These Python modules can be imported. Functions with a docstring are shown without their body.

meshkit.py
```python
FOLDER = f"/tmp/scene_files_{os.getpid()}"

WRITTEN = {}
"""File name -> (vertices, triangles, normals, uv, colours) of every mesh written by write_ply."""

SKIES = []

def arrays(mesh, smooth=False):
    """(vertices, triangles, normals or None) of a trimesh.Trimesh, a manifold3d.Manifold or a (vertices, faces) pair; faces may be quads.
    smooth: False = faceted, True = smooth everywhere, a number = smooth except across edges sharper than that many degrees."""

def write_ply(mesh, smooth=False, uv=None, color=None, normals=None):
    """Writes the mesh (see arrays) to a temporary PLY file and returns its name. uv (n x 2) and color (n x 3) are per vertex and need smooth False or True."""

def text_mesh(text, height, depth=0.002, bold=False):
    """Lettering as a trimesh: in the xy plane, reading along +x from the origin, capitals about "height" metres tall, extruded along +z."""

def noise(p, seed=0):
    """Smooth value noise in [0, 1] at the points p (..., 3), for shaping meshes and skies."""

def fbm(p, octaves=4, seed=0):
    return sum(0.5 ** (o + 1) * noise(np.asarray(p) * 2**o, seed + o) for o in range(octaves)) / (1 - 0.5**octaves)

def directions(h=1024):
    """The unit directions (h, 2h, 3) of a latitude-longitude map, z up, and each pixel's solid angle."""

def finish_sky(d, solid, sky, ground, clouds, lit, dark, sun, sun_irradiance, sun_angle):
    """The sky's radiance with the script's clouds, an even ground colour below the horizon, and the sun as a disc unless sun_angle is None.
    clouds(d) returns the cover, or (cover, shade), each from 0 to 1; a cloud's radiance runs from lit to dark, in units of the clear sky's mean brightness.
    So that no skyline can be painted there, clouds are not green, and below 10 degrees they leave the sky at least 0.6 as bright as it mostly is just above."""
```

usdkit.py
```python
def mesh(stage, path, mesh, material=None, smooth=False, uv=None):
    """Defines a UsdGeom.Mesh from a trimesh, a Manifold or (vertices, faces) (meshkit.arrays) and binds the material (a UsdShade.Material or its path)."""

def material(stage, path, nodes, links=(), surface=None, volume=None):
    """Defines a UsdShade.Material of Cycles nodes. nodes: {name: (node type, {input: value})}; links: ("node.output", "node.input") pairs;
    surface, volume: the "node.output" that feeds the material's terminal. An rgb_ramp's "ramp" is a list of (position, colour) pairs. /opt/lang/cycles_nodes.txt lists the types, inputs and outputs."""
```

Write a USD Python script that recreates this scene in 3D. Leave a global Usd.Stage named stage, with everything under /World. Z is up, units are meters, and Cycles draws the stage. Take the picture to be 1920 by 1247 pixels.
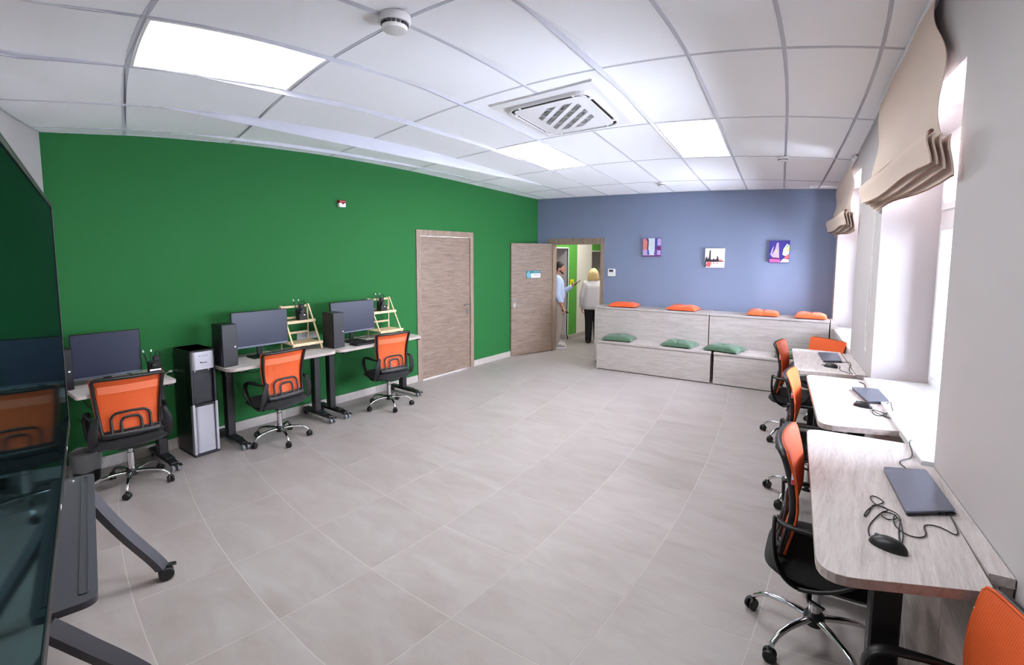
import math, random
import numpy as np, trimesh, usdkit, meshkit
import manifold3d as m3
from manifold3d import Manifold
from shapely.geometry import Polygon, Point, LineString, box as sbox
from shapely.ops import unary_union
from pxr import Usd, UsdGeom, UsdLux, UsdShade, Sdf, Gf

random.seed(7); rng = np.random.default_rng(7)
stage = Usd.Stage.CreateInMemory()
UsdGeom.SetStageUpAxis(stage, 'Z'); UsdGeom.SetStageMetersPerUnit(stage, 1.0)
world = UsdGeom.Xform.Define(stage, '/World'); stage.SetDefaultPrim(world.GetPrim())
PI = math.pi

# ------------------------------------------------------------------ camera, sky, exposure
cam = UsdGeom.Camera.Define(stage, '/World/camera')
cam.CreateHorizontalApertureAttr(36.0); cam.CreateFocalLengthAttr(36.0 * 900 / 1920)
cam.CreateVerticalApertureOffsetAttr(-66.14 * 36.0 / 1920)
cam.CreateClippingRangeAttr(Gf.Vec2f(0.02, 200)); cam.CreateExposureAttr(0.27)
RGT, UPV, FWD = (0.79571, 0.60568, 0.00143), (-0.05473, 0.06955, 0.99608), (-0.6032, 0.79266, -0.08849)
CAM = (5.1173, -0.7981, 1.8)
cam.AddTransformOp().Set(Gf.Matrix4d(*RGT, 0, *UPV, 0, *[-a for a in FWD], 0, *CAM, 1))
sky = UsdLux.DomeLight.Define(stage, '/World/sky')
sky.CreateColorAttr(Gf.Vec3f(0.90, 0.94, 1.14)); sky.CreateIntensityAttr(9.5)
LAMP = 23.0          # ceiling panel emission

# ------------------------------------------------------------------ naming and grouping helpers
def numbered(parent, name):
    path, k = f'{parent}/{name}', 0
    while stage.GetPrimAtPath(path):
        k += 1; path = f'{parent}/{name}_{k:03d}'
    return path
def keys(prim, label=None, cat=None, group=None, kind=None):
    for k, v in (('label', label), ('category', cat), ('group', group), ('kind', kind)):
        if v: prim.SetCustomDataByKey(k, v)
    return prim
def empty(name, loc=(0, 0, 0), rz=0.0, label=None, cat=None, group=None, kind=None, scale=None):
    x = UsdGeom.Xform.Define(stage, numbered('/World', name))
    x.AddTranslateOp().Set(Gf.Vec3d(*map(float, loc))); x.AddRotateZOp().Set(float(math.degrees(rz)))
    if scale: x.AddScaleOp().Set(Gf.Vec3f(scale, scale, scale))
    return keys(x.GetPrim(), label, cat, group, kind)
def obj(name, mesh, mat, parent=None, smooth=35, label=None, cat=None, group=None, kind=None):
    base = parent.GetPath() if parent else '/World'
    mesh = mesh.get() if isinstance(mesh, MB) else mesh
    p = usdkit.mesh(stage, numbered(base, name), mesh, M[mat], smooth).GetPrim()
    return keys(p, label, cat, group, kind)
def dup(src, loc, rz=0.0, label=None, group=None, scale=None, name=None):
    was = src.GetCustomData(); base = name or src.GetName()
    if base[-4:-3] == '_' and base[-3:].isdigit(): base = base[:-4]
    r = empty(base, loc, rz, label or was['label'], was['category'], group or was.get('group'), None, scale)
    r.GetReferences().AddInternalReference(src.GetPath()); r.SetInstanceable(True)
    return r

# ------------------------------------------------------------------ mesh helpers
def rounded_box(sx, sy, sz, b):
    b = min(b, .49 * min(sx, sy, sz)); h = np.array([sx, sy, sz]) / 2; pts = []
    for s in np.ndindex(2, 2, 2):
        c = (np.array(s) * 2 - 1)
        for k in range(3):
            q = h - b; q = q.copy(); q[k] = h[k]; pts.append(c * q)
    return trimesh.convex.convex_hull(np.array(pts))
def resample(pts, n):
    p = np.asarray(pts, float); d = np.r_[0, np.cumsum(np.linalg.norm(np.diff(p, axis=0), axis=1))]
    from scipy.interpolate import CubicSpline, PchipInterpolator
    f = CubicSpline(d, p) if len(p) > 2 else None
    t = np.linspace(0, d[-1], n)
    return f(t) if f is not None else p[0] + (p[-1] - p[0]) * (t / d[-1])[:, None]
class MB:
    def __init__(s): s.m = []
    def add(s, m): s.m.append(trimesh.Trimesh(np.array(m.vertices), np.array(m.faces), process=False)); return s
    def box(s, c, d, b=.003, rz=0, ry=0, rx=0):
        m = rounded_box(*d, b) if b else trimesh.creation.box(d)
        for a, ax in ((rx, (1, 0, 0)), (ry, (0, 1, 0)), (rz, (0, 0, 1))):
            if a: m.apply_transform(trimesh.transformations.rotation_matrix(a, ax))
        m.apply_translation(c); return s.add(m)
    def span(s, x0, x1, y0, y1, z0, z1, b=.003):
        return s.box(((x0 + x1) / 2, (y0 + y1) / 2, (z0 + z1) / 2), (abs(x1 - x0), abs(y1 - y0), abs(z1 - z0)), b)
    def bar(s, p0, p1, w, h, b=.002, up=(0, 0, 1)):
        p0, p1 = np.array(p0, float), np.array(p1, float); L = np.linalg.norm(p1 - p0); x = (p1 - p0) / L
        y = np.cross(up, x)
        if np.linalg.norm(y) < 1e-6: y = np.cross((0, 1, 0), x)
        y /= np.linalg.norm(y); z = np.cross(x, y); T = np.eye(4); T[:3, 0], T[:3, 1], T[:3, 2], T[:3, 3] = x, y, z, (p0 + p1) / 2
        m = rounded_box(L, w, h, b) if b else trimesh.creation.box((L, w, h)); m.apply_transform(T); return s.add(m)
    def cyl(s, p0, p1, r, n=16):
        return s.add(trimesh.creation.cylinder(r, segment=[p0, p1], sections=n))
    def tube(s, pts, r, n=8, closed=False, k=None, rb=None, up=None):
        p = resample(pts, k) if k else np.asarray(pts, float)
        if closed and np.linalg.norm(p[0] - p[-1]) < 1e-6: p = p[:-1]
        N = len(p); r = np.broadcast_to(np.asarray(r, float), (N,)); rb = r if rb is None else np.broadcast_to(np.asarray(rb, float), (N,))
        t = (np.roll(p, -1, 0) - np.roll(p, 1, 0)) if closed else np.gradient(p, axis=0)
        t /= np.linalg.norm(t, axis=1, keepdims=True) + 1e-12
        if up is not None:
            a = np.cross(np.array(up, float)[None], t)
        else:
            a = np.zeros_like(p); v = np.cross(t[0], (0, 0, 1) if abs(t[0][2]) < .9 else (1, 0, 0))
            for i in range(N):
                v = v - t[i] * (v @ t[i]); v = v / (np.linalg.norm(v) + 1e-12); a[i] = v
        a /= np.linalg.norm(a, axis=1, keepdims=True) + 1e-12; b = np.cross(t, a); g = np.arange(n) * 2 * PI / n
        V = p[:, None] + r[:, None, None] * np.cos(g)[None, :, None] * a[:, None] + rb[:, None, None] * np.sin(g)[None, :, None] * b[:, None]
        F = []; R = N if closed else N - 1
        for i in range(R):
            for j in range(n):
                A, B_, C, D = i * n + j, i * n + (j + 1) % n, ((i + 1) % N) * n + (j + 1) % n, ((i + 1) % N) * n + j
                F += [(A, B_, C), (A, C, D)]
        V = V.reshape(-1, 3)
        if not closed:
            V = np.vstack([V, p[:1], p[-1:]]); o, e = len(V) - 2, len(V) - 1
            for j in range(n):
                F += [(o, (j + 1) % n, j), (e, (N - 1) * n + j, (N - 1) * n + (j + 1) % n)]
        m = trimesh.Trimesh(V, F, process=False)
        return s.add(m)
    def lathe(s, prof, c=(0, 0, 0), n=24, axis=None):
        m = trimesh.creation.revolve(np.array(prof, float), sections=n)
        if axis is not None: m.apply_transform(trimesh.geometry.align_vectors((0, 0, 1), axis))
        m.apply_translation(c); return s.add(m)
    def prism(s, poly, z0, z1, T=None):
        poly = poly if hasattr(poly, 'geom_type') else Polygon(poly)
        for g in getattr(poly, 'geoms', [poly]):
            if g.is_empty or g.area < 1e-9: continue
            m = trimesh.creation.extrude_polygon(g, z1 - z0, engine='earcut'); m.apply_translation((0, 0, z0))
            if T is not None: m.apply_transform(T)
            s.add(m)
        return s
    def sph(s, c, r, sc=(1, 1, 1), n=2):
        m = trimesh.creation.icosphere(n, r); m.apply_scale(sc); m.apply_translation(c); return s.add(m)
    def get(s):
        m = trimesh.util.concatenate(s.m) if len(s.m) > 1 else s.m[0]
        return m
def frame(o, x, y, z):
    T = np.eye(4); T[:3, 0], T[:3, 1], T[:3, 2], T[:3, 3] = x, y, z, o; return T
def rounded_poly(pts, radii, n=7):
    P = [np.array(p, float) for p in pts]; out = []
    for i, p in enumerate(P):
        a, b, r = P[i - 1], P[(i + 1) % len(P)], radii[i]
        if r <= 0: out.append(p); continue
        u, v = (a - p) / np.linalg.norm(a - p), (b - p) / np.linalg.norm(b - p)
        p0, p1 = p + u * r, p + v * r
        for t in np.linspace(0, 1, n): out.append((1 - t) ** 2 * p0 + 2 * t * (1 - t) * p + t * t * p1)
    return Polygon(out)

# ------------------------------------------------------------------ materials
def lin(*c): return tuple((v / 255 / 12.92) if v / 255 <= .04045 else ((v / 255 + .055) / 1.055) ** 2.4 for v in c)
M = {}
def plain(name, c, rough=.5, metal=0., bump=0., scale=200., vary=0., spec=.5, **kw):
    nodes = {'tc': ('texture_coordinate', {}), 'n': ('noise_texture', {'scale': scale, 'detail': 3}), 'p': ('principled_bsdf', dict(base_color=lin(*c), roughness=rough, metallic=metal, specular_ior_level=spec, **kw))}
    links = [('tc.object', 'n.vector')]
    if vary:
        nodes['r'] = ('rgb_ramp', {'ramp': [(.3, tuple(v * (1 - vary) for v in lin(*c))), (.7, tuple(min(1, v * (1 + vary)) for v in lin(*c)))]}); links += [('n.fac', 'r.fac'), ('r.color', 'p.base_color')]
    if bump:
        nodes['b'] = ('bump', {'strength': bump, 'distance': .002}); links += [('n.fac', 'b.height'), ('b.normal', 'p.normal')]
    M[name] = usdkit.material(stage, f'/World/Looks/{name}', nodes, links if (vary or bump) else [], surface='p.BSDF')
def wood(name, c0, c1, c2, stretch, scale=1.0, rough=.45, bump=.05, streak=.5):
    nodes = {'tc': ('texture_coordinate', {}), 'oi': ('object_info', {}), 'ad': ('mix', {'mix_type': 'add', 'fac': 1.0}), 'm': ('mapping', {'scale': tuple(v * scale for v in stretch)}),
             'n1': ('noise_texture', {'scale': 5.0, 'detail': 6, 'roughness': .65, 'distortion': .6}), 'n2': ('noise_texture', {'scale': 22.0, 'detail': 4, 'roughness': .6}),
             'r1': ('rgb_ramp', {'ramp': [(.28, lin(*c0)), (.5, lin(*c1)), (.72, lin(*c2))]}), 'r2': ('rgb_ramp', {'ramp': [(.36, (.62,) * 3), (.5, (1, 1, 1))]}),
             'mx': ('mix', {'mix_type': 'multiply', 'fac': streak}), 'b': ('bump', {'strength': bump, 'distance': .002}), 'p': ('principled_bsdf', {'roughness': rough})}
    M[name] = usdkit.material(stage, f'/World/Looks/{name}', nodes, [('tc.object', 'm.vector'), ('m.vector', 'ad.color1'), ('oi.random', 'ad.color2'), ('ad.color', 'n1.vector'), ('ad.color', 'n2.vector'), ('n1.fac', 'r1.fac'), ('n2.fac', 'r2.fac'),
              ('r1.color', 'mx.color1'), ('r2.color', 'mx.color2'), ('mx.color', 'p.base_color'), ('n2.fac', 'b.height'), ('b.normal', 'p.normal')], surface='p.BSDF')
plain('green_paint', (38, 104, 53), .75, bump=.25, scale=260, vary=.05, spec=.2)
plain('corridor_green', (92, 168, 66), .6)
plain('blue_paint', (124, 134, 160), .75, bump=.25, scale=260, vary=.04, spec=.25)
plain('white_paint', (188, 183, 184), .75, bump=.1, scale=200)
plain('cream_paint', (232, 226, 214), .6)
plain('niche_paint', (214, 209, 207), .7)
plain('white_plastic', (236, 236, 238), .35)
plain('window_plastic', (240, 242, 246), .3)
plain('sill_white', (238, 240, 244), .25)
plain('tbar', (196, 198, 208), .7)
plain('ceiling_panel', (248, 250, 255), .85, bump=.2, scale=350, vary=.02)
plain('slab', (150, 150, 150), .9)
plain('grout', (186, 179, 174), .8)
plain('baseboard_tile', (186, 178, 172), .35, vary=.05, scale=14)
plain('black_plastic', (19, 19, 21), .42)
plain('black_metal', (20, 20, 23), .42)
plain('matte_black', (14, 14, 15), .6)
plain('dark_grey_metal', (72, 71, 78), .36)
plain('case_black', (26, 26, 32), .38, bump=.15, scale=900)
plain('black_fabric', (20, 20, 22), .92, bump=.6, scale=420, sheen_weight=.1)
plain('black_rubber', (20, 20, 21), .55)
plain('grey_rubber', (120, 122, 126), .5)
plain('silver_plastic', (184, 182, 190), .3, .25)
plain('satin_steel', (190, 188, 188), .28, 1.0)
plain('chrome', (225, 225, 228), .07, 1.0)
plain('label_red', (196, 60, 74), .5)
plain('label_white', (232, 228, 232), .5)
plain('red_lens', (150, 18, 34), .25)
plain('cup_red', (222, 120, 120), .4)
plain('tap_blue', (20, 96, 160), .35)
plain('orange_cushion', (226, 88, 36), .85, bump=.7, scale=90, vary=.08, sheen_weight=.2)
plain('green_cushion', (68, 96, 74), .85, bump=.7, scale=90, vary=.1, sheen_weight=.2)
plain('blind_cloth', (222, 203, 190), .9, bump=.4, scale=500, vary=.05)
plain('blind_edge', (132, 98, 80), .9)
plain('laptop_grey', (112, 118, 136), .3, .6)
plain('laptop_dark', (40, 42, 50), .45)
plain('monitor_screen', (34, 40, 62), .34, spec=.5)  # blue tint in the base colour stands in for reflected window light
plain('pale_pine', (222, 196, 158), .6, vary=.08, scale=30)
plain('teal_print', (30, 108, 116), .4)
plain('teal_light', (126, 192, 206), .4)
plain('text_grey', (140, 142, 164), .5)
plain('ink', (60, 62, 74), .5)
plain('sign_yellow', (244, 220, 40), .5)
plain('skin', (204, 146, 122), .55)
plain('hair_dark', (34, 26, 22), .6, bump=.5, scale=160)
plain('hair_blond', (226, 194, 136), .5, bump=.6, scale=90, vary=.18)
plain('shirt_blue', (186, 202, 232), .8, bump=.2, scale=60)
plain('blouse_grey', (206, 200, 202), .85, bump=.2, scale=60)
plain('trousers_beige', (178, 166, 158), .85)
plain('trousers_black', (18, 18, 20), .85)
plain('shoe_grey', (176, 172, 170), .7)
plain('shoe_black', (22, 20, 20), .5)
plain('canvas_white', (232, 226, 222), .8)
for n, c in dict(art_coral=(206, 122, 112), art_blue=(58, 74, 150), art_ice=(204, 214, 226), art_violet=(110, 78, 150), art_plum=(112, 36, 96), art_lilac=(180, 160, 204), art_dark=(56, 42, 56), art_red=(206, 92, 92), art_sand=(226, 214, 200), art_navy=(54, 46, 130), art_yellow=(222, 222, 110), art_pink=(206, 90, 150), art_olive=(120, 138, 60), art_gold=(214, 186, 112)).items(): plain(n, c, .7)
wood('pale_oak', (166, 156, 153), (186, 177, 174), (198, 190, 188), (1.2, 14, 14), .55, streak=.28)          # bench fronts, grain along x
wood('desk_oak', (180, 171, 169), (204, 195, 193), (216, 209, 207), (14, 1.2, 14), .55, streak=.34)          # worktops, grain along y
wood('desk_edge', (160, 145, 140), (182, 168, 162), (196, 184, 178), (14, 1.2, 14), .6, streak=.3)
wood('door_oak', (122, 103, 90), (144, 124, 109), (158, 140, 126), (9, 9, 1.0), .5, streak=.5, rough=.5)
wood('door_grain', (110, 90, 78), (136, 116, 101), (152, 134, 120), (1.6, 1.6, 17), .5, streak=.5, rough=.5)
# floor tile: every tile a little different
nodes = {'tc': ('texture_coordinate', {}), 'oi': ('object_info', {}), 'ml': ('math', {'math_type': 'multiply', 'value2': 40.}), 'ad': ('mix', {'mix_type': 'add', 'fac': 1.}), 'mp': ('mapping', {'scale': (1., 2.6, 1.)}),
         'n': ('noise_texture', {'scale': 2.2, 'detail': 7, 'roughness': .62, 'distortion': .5}), 'n2': ('noise_texture', {'scale': 260., 'detail': 2}),
         'r': ('rgb_ramp', {'ramp': [(.3, lin(153, 143, 139)), (.5, lin(161, 152, 149)), (.7, lin(168, 161, 159))]}), 'r2': ('rgb_ramp', {'ramp': [(.3, (.9,) * 3), (.6, (1, 1, 1))]}),
         'mx': ('mix', {'mix_type': 'multiply', 'fac': .6}), 'h': ('hsv', {}), 'mv': ('map_range', {'from_min': 0., 'from_max': 1., 'to_min': .965, 'to_max': 1.03}),
         'rr': ('map_range', {'from_min': .3, 'from_max': .7, 'to_min': .40, 'to_max': .52}), 'p': ('principled_bsdf', {'roughness': .32, 'specular_ior_level': .45})}
M['floor_tile'] = usdkit.material(stage, '/World/Looks/floor_tile', nodes, [('tc.object', 'mp.vector'), ('oi.random', 'ml.value1'), ('mp.vector', 'ad.color1'), ('ml.value', 'ad.color2'), ('ad.color', 'n.vector'), ('tc.object', 'n2.vector'), ('n.fac', 'r.fac'), ('n2.fac', 'r2.fac'),
            ('r.color', 'mx.color1'), ('r2.color', 'mx.color2'), ('mx.color', 'h.color'), ('oi.random', 'mv.value'), ('mv.result', 'h.value'), ('h.color', 'p.base_color'), ('n.fac', 'rr.value'), ('rr.result', 'p.roughness')], surface='p.BSDF')
# orange chair mesh: woven, lets a little light through
nodes = {'tc': ('texture_coordinate', {}), 'w1': ('wave_texture', {'wave_type': 'bands', 'bands_direction': 'z', 'scale': 62., 'distortion': .2}), 'w2': ('wave_texture', {'wave_type': 'bands', 'bands_direction': 'y', 'scale': 40., 'distortion': .2}),
         'mx': ('mix', {'mix_type': 'multiply', 'fac': 1.}), 'r': ('rgb_ramp', {'ramp': [(.0, lin(244, 108, 46)), (.55, lin(236, 98, 40)), (.9, lin(176, 56, 20))]}), 'b': ('bump', {'strength': .3, 'distance': .001}),
         'p': ('principled_bsdf', {'roughness': .6}), 't': ('translucent_bsdf', {'color': lin(230, 90, 34)}), 'mc': ('mix_closure', {'fac': .22})}
M['orange_mesh'] = usdkit.material(stage, '/World/Looks/orange_mesh', nodes, [('tc.object', 'w1.vector'), ('tc.object', 'w2.vector'), ('w1.color', 'mx.color1'), ('w2.color', 'mx.color2'), ('mx.color', 'r.fac'), ('r.color', 'p.base_color'), ('mx.color', 'b.height'), ('b.normal', 'p.normal'), ('p.BSDF', 'mc.closure1'), ('t.BSDF', 'mc.closure2')], surface='mc.closure')
plain('orange_band', (240, 124, 84), .6, bump=.2, scale=600)
M['lamp'] = usdkit.material(stage, '/World/Looks/lamp', {'e': ('emission', {'color': (.975, .985, 1.), 'strength': LAMP})}, [], surface='e.emission')
M['hall_lamp'] = usdkit.material(stage, '/World/Looks/hall_lamp', {'e': ('emission', {'color': (1., .98, .95), 'strength': 15.})}, [], surface='e.emission')
M['glass'] = usdkit.material(stage, '/World/Looks/glass', {'f': ('fresnel', {'IOR': 1.45}), 't': ('transparent_bsdf', {'color': (.97, .985, .98)}), 'g': ('glossy_bsdf', {'roughness': .02, 'color': (1, 1, 1)}), 'm': ('mix_closure', {})},
                             [('f.fac', 'm.fac'), ('t.BSDF', 'm.closure1'), ('g.BSDF', 'm.closure2')], surface='m.closure')
M['display_glass'] = usdkit.material(stage, '/World/Looks/display_glass', {'g': ('glossy_bsdf', {'color': (.17, .30, .32), 'roughness': .05}), 'd': ('diffuse_bsdf', {'color': (.010, .016, .018)}), 'm': ('mix_closure', {'fac': .8})}, [('d.BSDF', 'm.closure1'), ('g.BSDF', 'm.closure2')], surface='m.closure')
M['bin_bag'] = usdkit.material(stage, '/World/Looks/bin_bag', {'t': ('transparent_bsdf', {'color': (.9, .9, .9)}), 'g': ('principled_bsdf', {'base_color': (.5, .5, .5), 'roughness': .2}), 'm': ('mix_closure', {'fac': .35})}, [('t.BSDF', 'm.closure1'), ('g.BSDF', 'm.closure2')], surface='m.closure')

# ------------------------------------------------------------------ the room: plan corners, vaulted tile ceiling, tile grid
BL, FL, FR = np.array([0., 0.]), np.array([0., 6.718]), np.array([4.64, 7.14])
RD = np.array([5.575 - 4.64, .76 - 7.14]); RD /= np.linalg.norm(RD)          # along the window wall, from the far corner towards the back
RN = np.array([-RD[1], RD[0]]); RN = RN if RN[0] > 0 else -RN                 # outwards
FD = (FR - FL) / np.linalg.norm(FR - FL); FN = np.array([-FD[1], FD[0]])     # along the far wall; outwards (+y)
BD = np.array([1., -.30]); BD /= np.linalg.norm(BD); BN = np.array([BD[1], -BD[0]])  # along the back wall; outwards (-y)
# back-right corner: where back wall and window wall meet
A_ = np.stack([BD, -RD], 1); tb, tr = np.linalg.solve(A_, FR - BL); BR = BL + BD * tb
ROOM = Polygon([BL, FL, FR, BR])
KZ = [2.91301, -0.08444, -0.19344, 0.16164, 0.06614, -0.16644, 0.01913, 0.10267, -0.18432, -0.02212]
KG = np.array([[2.95519, 3.26667], [-0.51112, 3.95656], [0.00364, 0.04966], [0.11241, -0.25028], [-0.16791, 0.31539], [2.07731, 0.43274], [-0.00831, 0.15323], [-0.09396, -0.15541], [0.2291, -0.11622], [-0.23021, 0.6696], [0.17986, -0.33087], [-0.07392, -0.16202], [0.19385, -0.03786], [-0.25656, -0.10729], [-0.09841, -0.02921]])
KF = np.array([[2.891, 1.9831], [-0.1405, 2.5963], [-0.2555, 0.4249], [2.5541, 0.0778], [0.0354, 0.2605], [-0.1429, 0.3311]])
def terms(a, b, deg): return np.stack([a ** i * b ** j for i in range(deg + 1) for j in range(deg + 1 - i)], -1)
def vault(x, y):                                                              # height of the ceiling
    x = np.clip(np.asarray(x, float), -.2, 5.7); y = np.clip(np.asarray(y, float), -.4, 7.3)
    return terms((x - 2.3) / 3, (y - 3.5) / 4, 3) @ np.array(KZ)
def cgrid0(u, v): return terms((u - 4) / 4, (v - 3) / 3, 4) @ KG
def cgrid(u, v):                                                              # straight on beyond the measured field
    u, v = np.asarray(u, float), np.asarray(v, float); a, b = np.clip(u, 0, 8), np.clip(v, 0, 5); e = .05
    du = np.where(u > 4, cgrid0(a, b).T - cgrid0(a - e, b).T, cgrid0(a + e, b).T - cgrid0(a, b).T).T / e; dv = np.where(v > 2.5, cgrid0(a, b).T - cgrid0(a, b - e).T, cgrid0(a, b + e).T - cgrid0(a, b).T).T / e
    return cgrid0(a, b) + du * (u - a)[..., None] + dv * (v - b)[..., None]
def fgrid(p, q): return terms((np.asarray(p, float) - 2) / 4, (np.asarray(q, float) - 3) / 4, 2) @ KF
def cell(fn, a0, a1, b0, b1, n=5, inset=0.):
    t = np.linspace(0, 1, n); e = []
    for s in t[:-1]: e.append(fn(a0 + (a1 - a0) * s, b0))
    for s in t[:-1]: e.append(fn(a1, b0 + (b1 - b0) * s))
    for s in t[:-1]: e.append(fn(a1 - (a1 - a0) * s, b1))
    for s in t[:-1]: e.append(fn(a0, b1 - (b1 - b0) * s))
    g = Polygon(e)
    if not g.is_valid: g = g.buffer(0)
    return g.buffer(-inset, join_style=2) if inset else g
def lifted(poly, thick, dz=0.):                                               # a plan outline as a thin panel hung on the vault
    m = MB().prism(poly.segmentize(.22), 0, thick).get(); v = m.vertices.copy(); v[:, 2] += vault(v[:, 0], v[:, 1]) + dz
    return trimesh.Trimesh(v, m.faces, process=False)

# floor: bed of grout and single tiles, on through the doorway into the corridor
HALL = Polygon([(-1.2, 6.7), (1.9, 6.75), (1.9, 11.2), (-1.2, 11.2)])
ground = unary_union([ROOM.buffer(.12, join_style=2), HALL])
fl = empty('floor', label='beige grey tiled floor of the classroom', cat='floor', kind='structure')
obj('grout', MB().prism(ground, -.06, -.0006), 'grout', fl)
def floor_cell(p, q):
    return cell(fgrid, p, p + 1, q, q + 1, 3, .0022)
for p in range(-4, 9):
    for q in range(-4, 10):
        g = floor_cell(p, q).intersection(ROOM.buffer(.02))
        for h in getattr(g, 'geoms', [g]):
            if h.geom_type == 'Polygon' and h.area > .004: obj('tile', MB().prism(h, -.012, 0), 'floor_tile', fl, smooth=False)
hall_only = HALL.difference(ROOM.buffer(.03))
for i in range(5):
    for j in range(8):
        g = sbox(-1.2 + .62 * i + .002, 6.72 + .62 * j + .002, -1.2 + .62 * (i + 1) - .002, 6.72 + .62 * (j + 1) - .002).intersection(hall_only)
        for h in getattr(g, 'geoms', [g]):
            if h.geom_type == 'Polygon' and h.area > .004: obj('tile', MB().prism(h, -.012, 0), 'floor_tile', fl, smooth=False)

# ceiling
ce = empty('ceiling', label='white suspended ceiling of lay-in tiles in a grey grid', cat='ceiling', kind='structure')
obj('slab', MB().prism(ROOM.buffer(.5, join_style=2), 3.36, 3.46), 'slab', ce)
lamps = {(2, 0), (5, 0), (2, 3), (5, 3)}
AC = (3.03, 2.67); ACROT = math.radians(8.5); ACW, ACL = .80, 1.05
def rot2(a): return np.array([[math.cos(a), -math.sin(a)], [math.sin(a), math.cos(a)]])
ac_hole = Polygon([np.array(AC) + rot2(ACROT) @ np.array(c) for c in ((-.36, -.48), (.36, -.48), (.36, .48), (-.36, .48))])
BAR = .011
for u in range(-1, 10):
    for v in range(-2, 7):
        if (u, v) in lamps: continue
        g = cell(cgrid, u, u + 1, v, v + 1, 5, BAR * .9).intersection(ROOM.buffer(-.001)).difference(ac_hole)
        for h in getattr(g, 'geoms', [g]):
            if h.geom_type == 'Polygon' and h.area > .002: obj('tile', lifted(h, .014), 'ceiling_panel', ce, smooth=40)
def strip(pts):
    l = LineString(pts).buffer(BAR, cap_style=2, join_style=2).intersection(ROOM).difference(ac_hole); return l
for u in range(0, 10):
    g = strip([cgrid(u, v) for v in np.linspace(-2, 7, 40)])
    if not g.is_empty: obj('grid_bar', lifted(g, .012, -.002), 'tbar', ce, smooth=False)
for v in range(-1, 7):
    g = strip([cgrid(u, v) for u in np.linspace(-1, 10, 44)])
    if not g.is_empty: obj('grid_bar', lifted(g, .0115, -.0016), 'tbar', ce, smooth=False)
for a_, b_ in ((BL, FL), (FL, FR), (FR, BR), (BR, BL)):
    L_ = np.linalg.norm(b_ - a_)
    for t0 in np.arange(0, 1, .125):
        obj('edge_angle', lifted(LineString([a_ + (b_ - a_) * t0, a_ + (b_ - a_) * min(1, t0 + .125)]).buffer(.014, cap_style=2).intersection(ROOM), .008, -.003), 'tbar', ce, smooth=False)

# walls (each outlined in its own plane, with openings, and extruded outwards)
def wall(name, o, d, n, L, th, holes, mat, label, s0=0., top=3.36):
    p = sbox(s0, -.03, L, top)
    for h in holes: p = p.difference(sbox(*h))
    T = frame((*o, 0), (*d, 0), (0, 0, 1), (*n, 0))
    m = MB().prism(p, 0, th, T).get()
    if np.linalg.det(T[:3, :3]) < 0: m.invert()
    return obj(name, m, mat, smooth=False, label=label, cat='wall', kind='structure')
wall('wall_left', BL, np.array([0, 1.]), np.array([-1., 0]), FL[1] + .0, .16, [(3.80, -.05, 4.83, 2.065)], 'green_paint', 'bright green painted wall with the closed wooden door', s0=-.3)
DO0, DO1, DOZ = .335, 1.262, 1.985                                             # doorway in the far wall
LF = np.linalg.norm(FR - FL)
wall('wall_far', FL, FD, FN, LF + .5, .12, [(DO0, -.05, DO1, DOZ)], 'blue_paint', 'blue grey painted far wall with the open doorway and three small pictures', s0=-.2)
W1, W2, SILL, HEAD, REV = (2.12, 3.87), (5.10, 6.95), .80, 2.66, .42
def rs(y): return (y - FR[1]) / RD[1]                                          # distance along the window wall at a given y
LR = np.linalg.norm(BR - FR)
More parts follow.
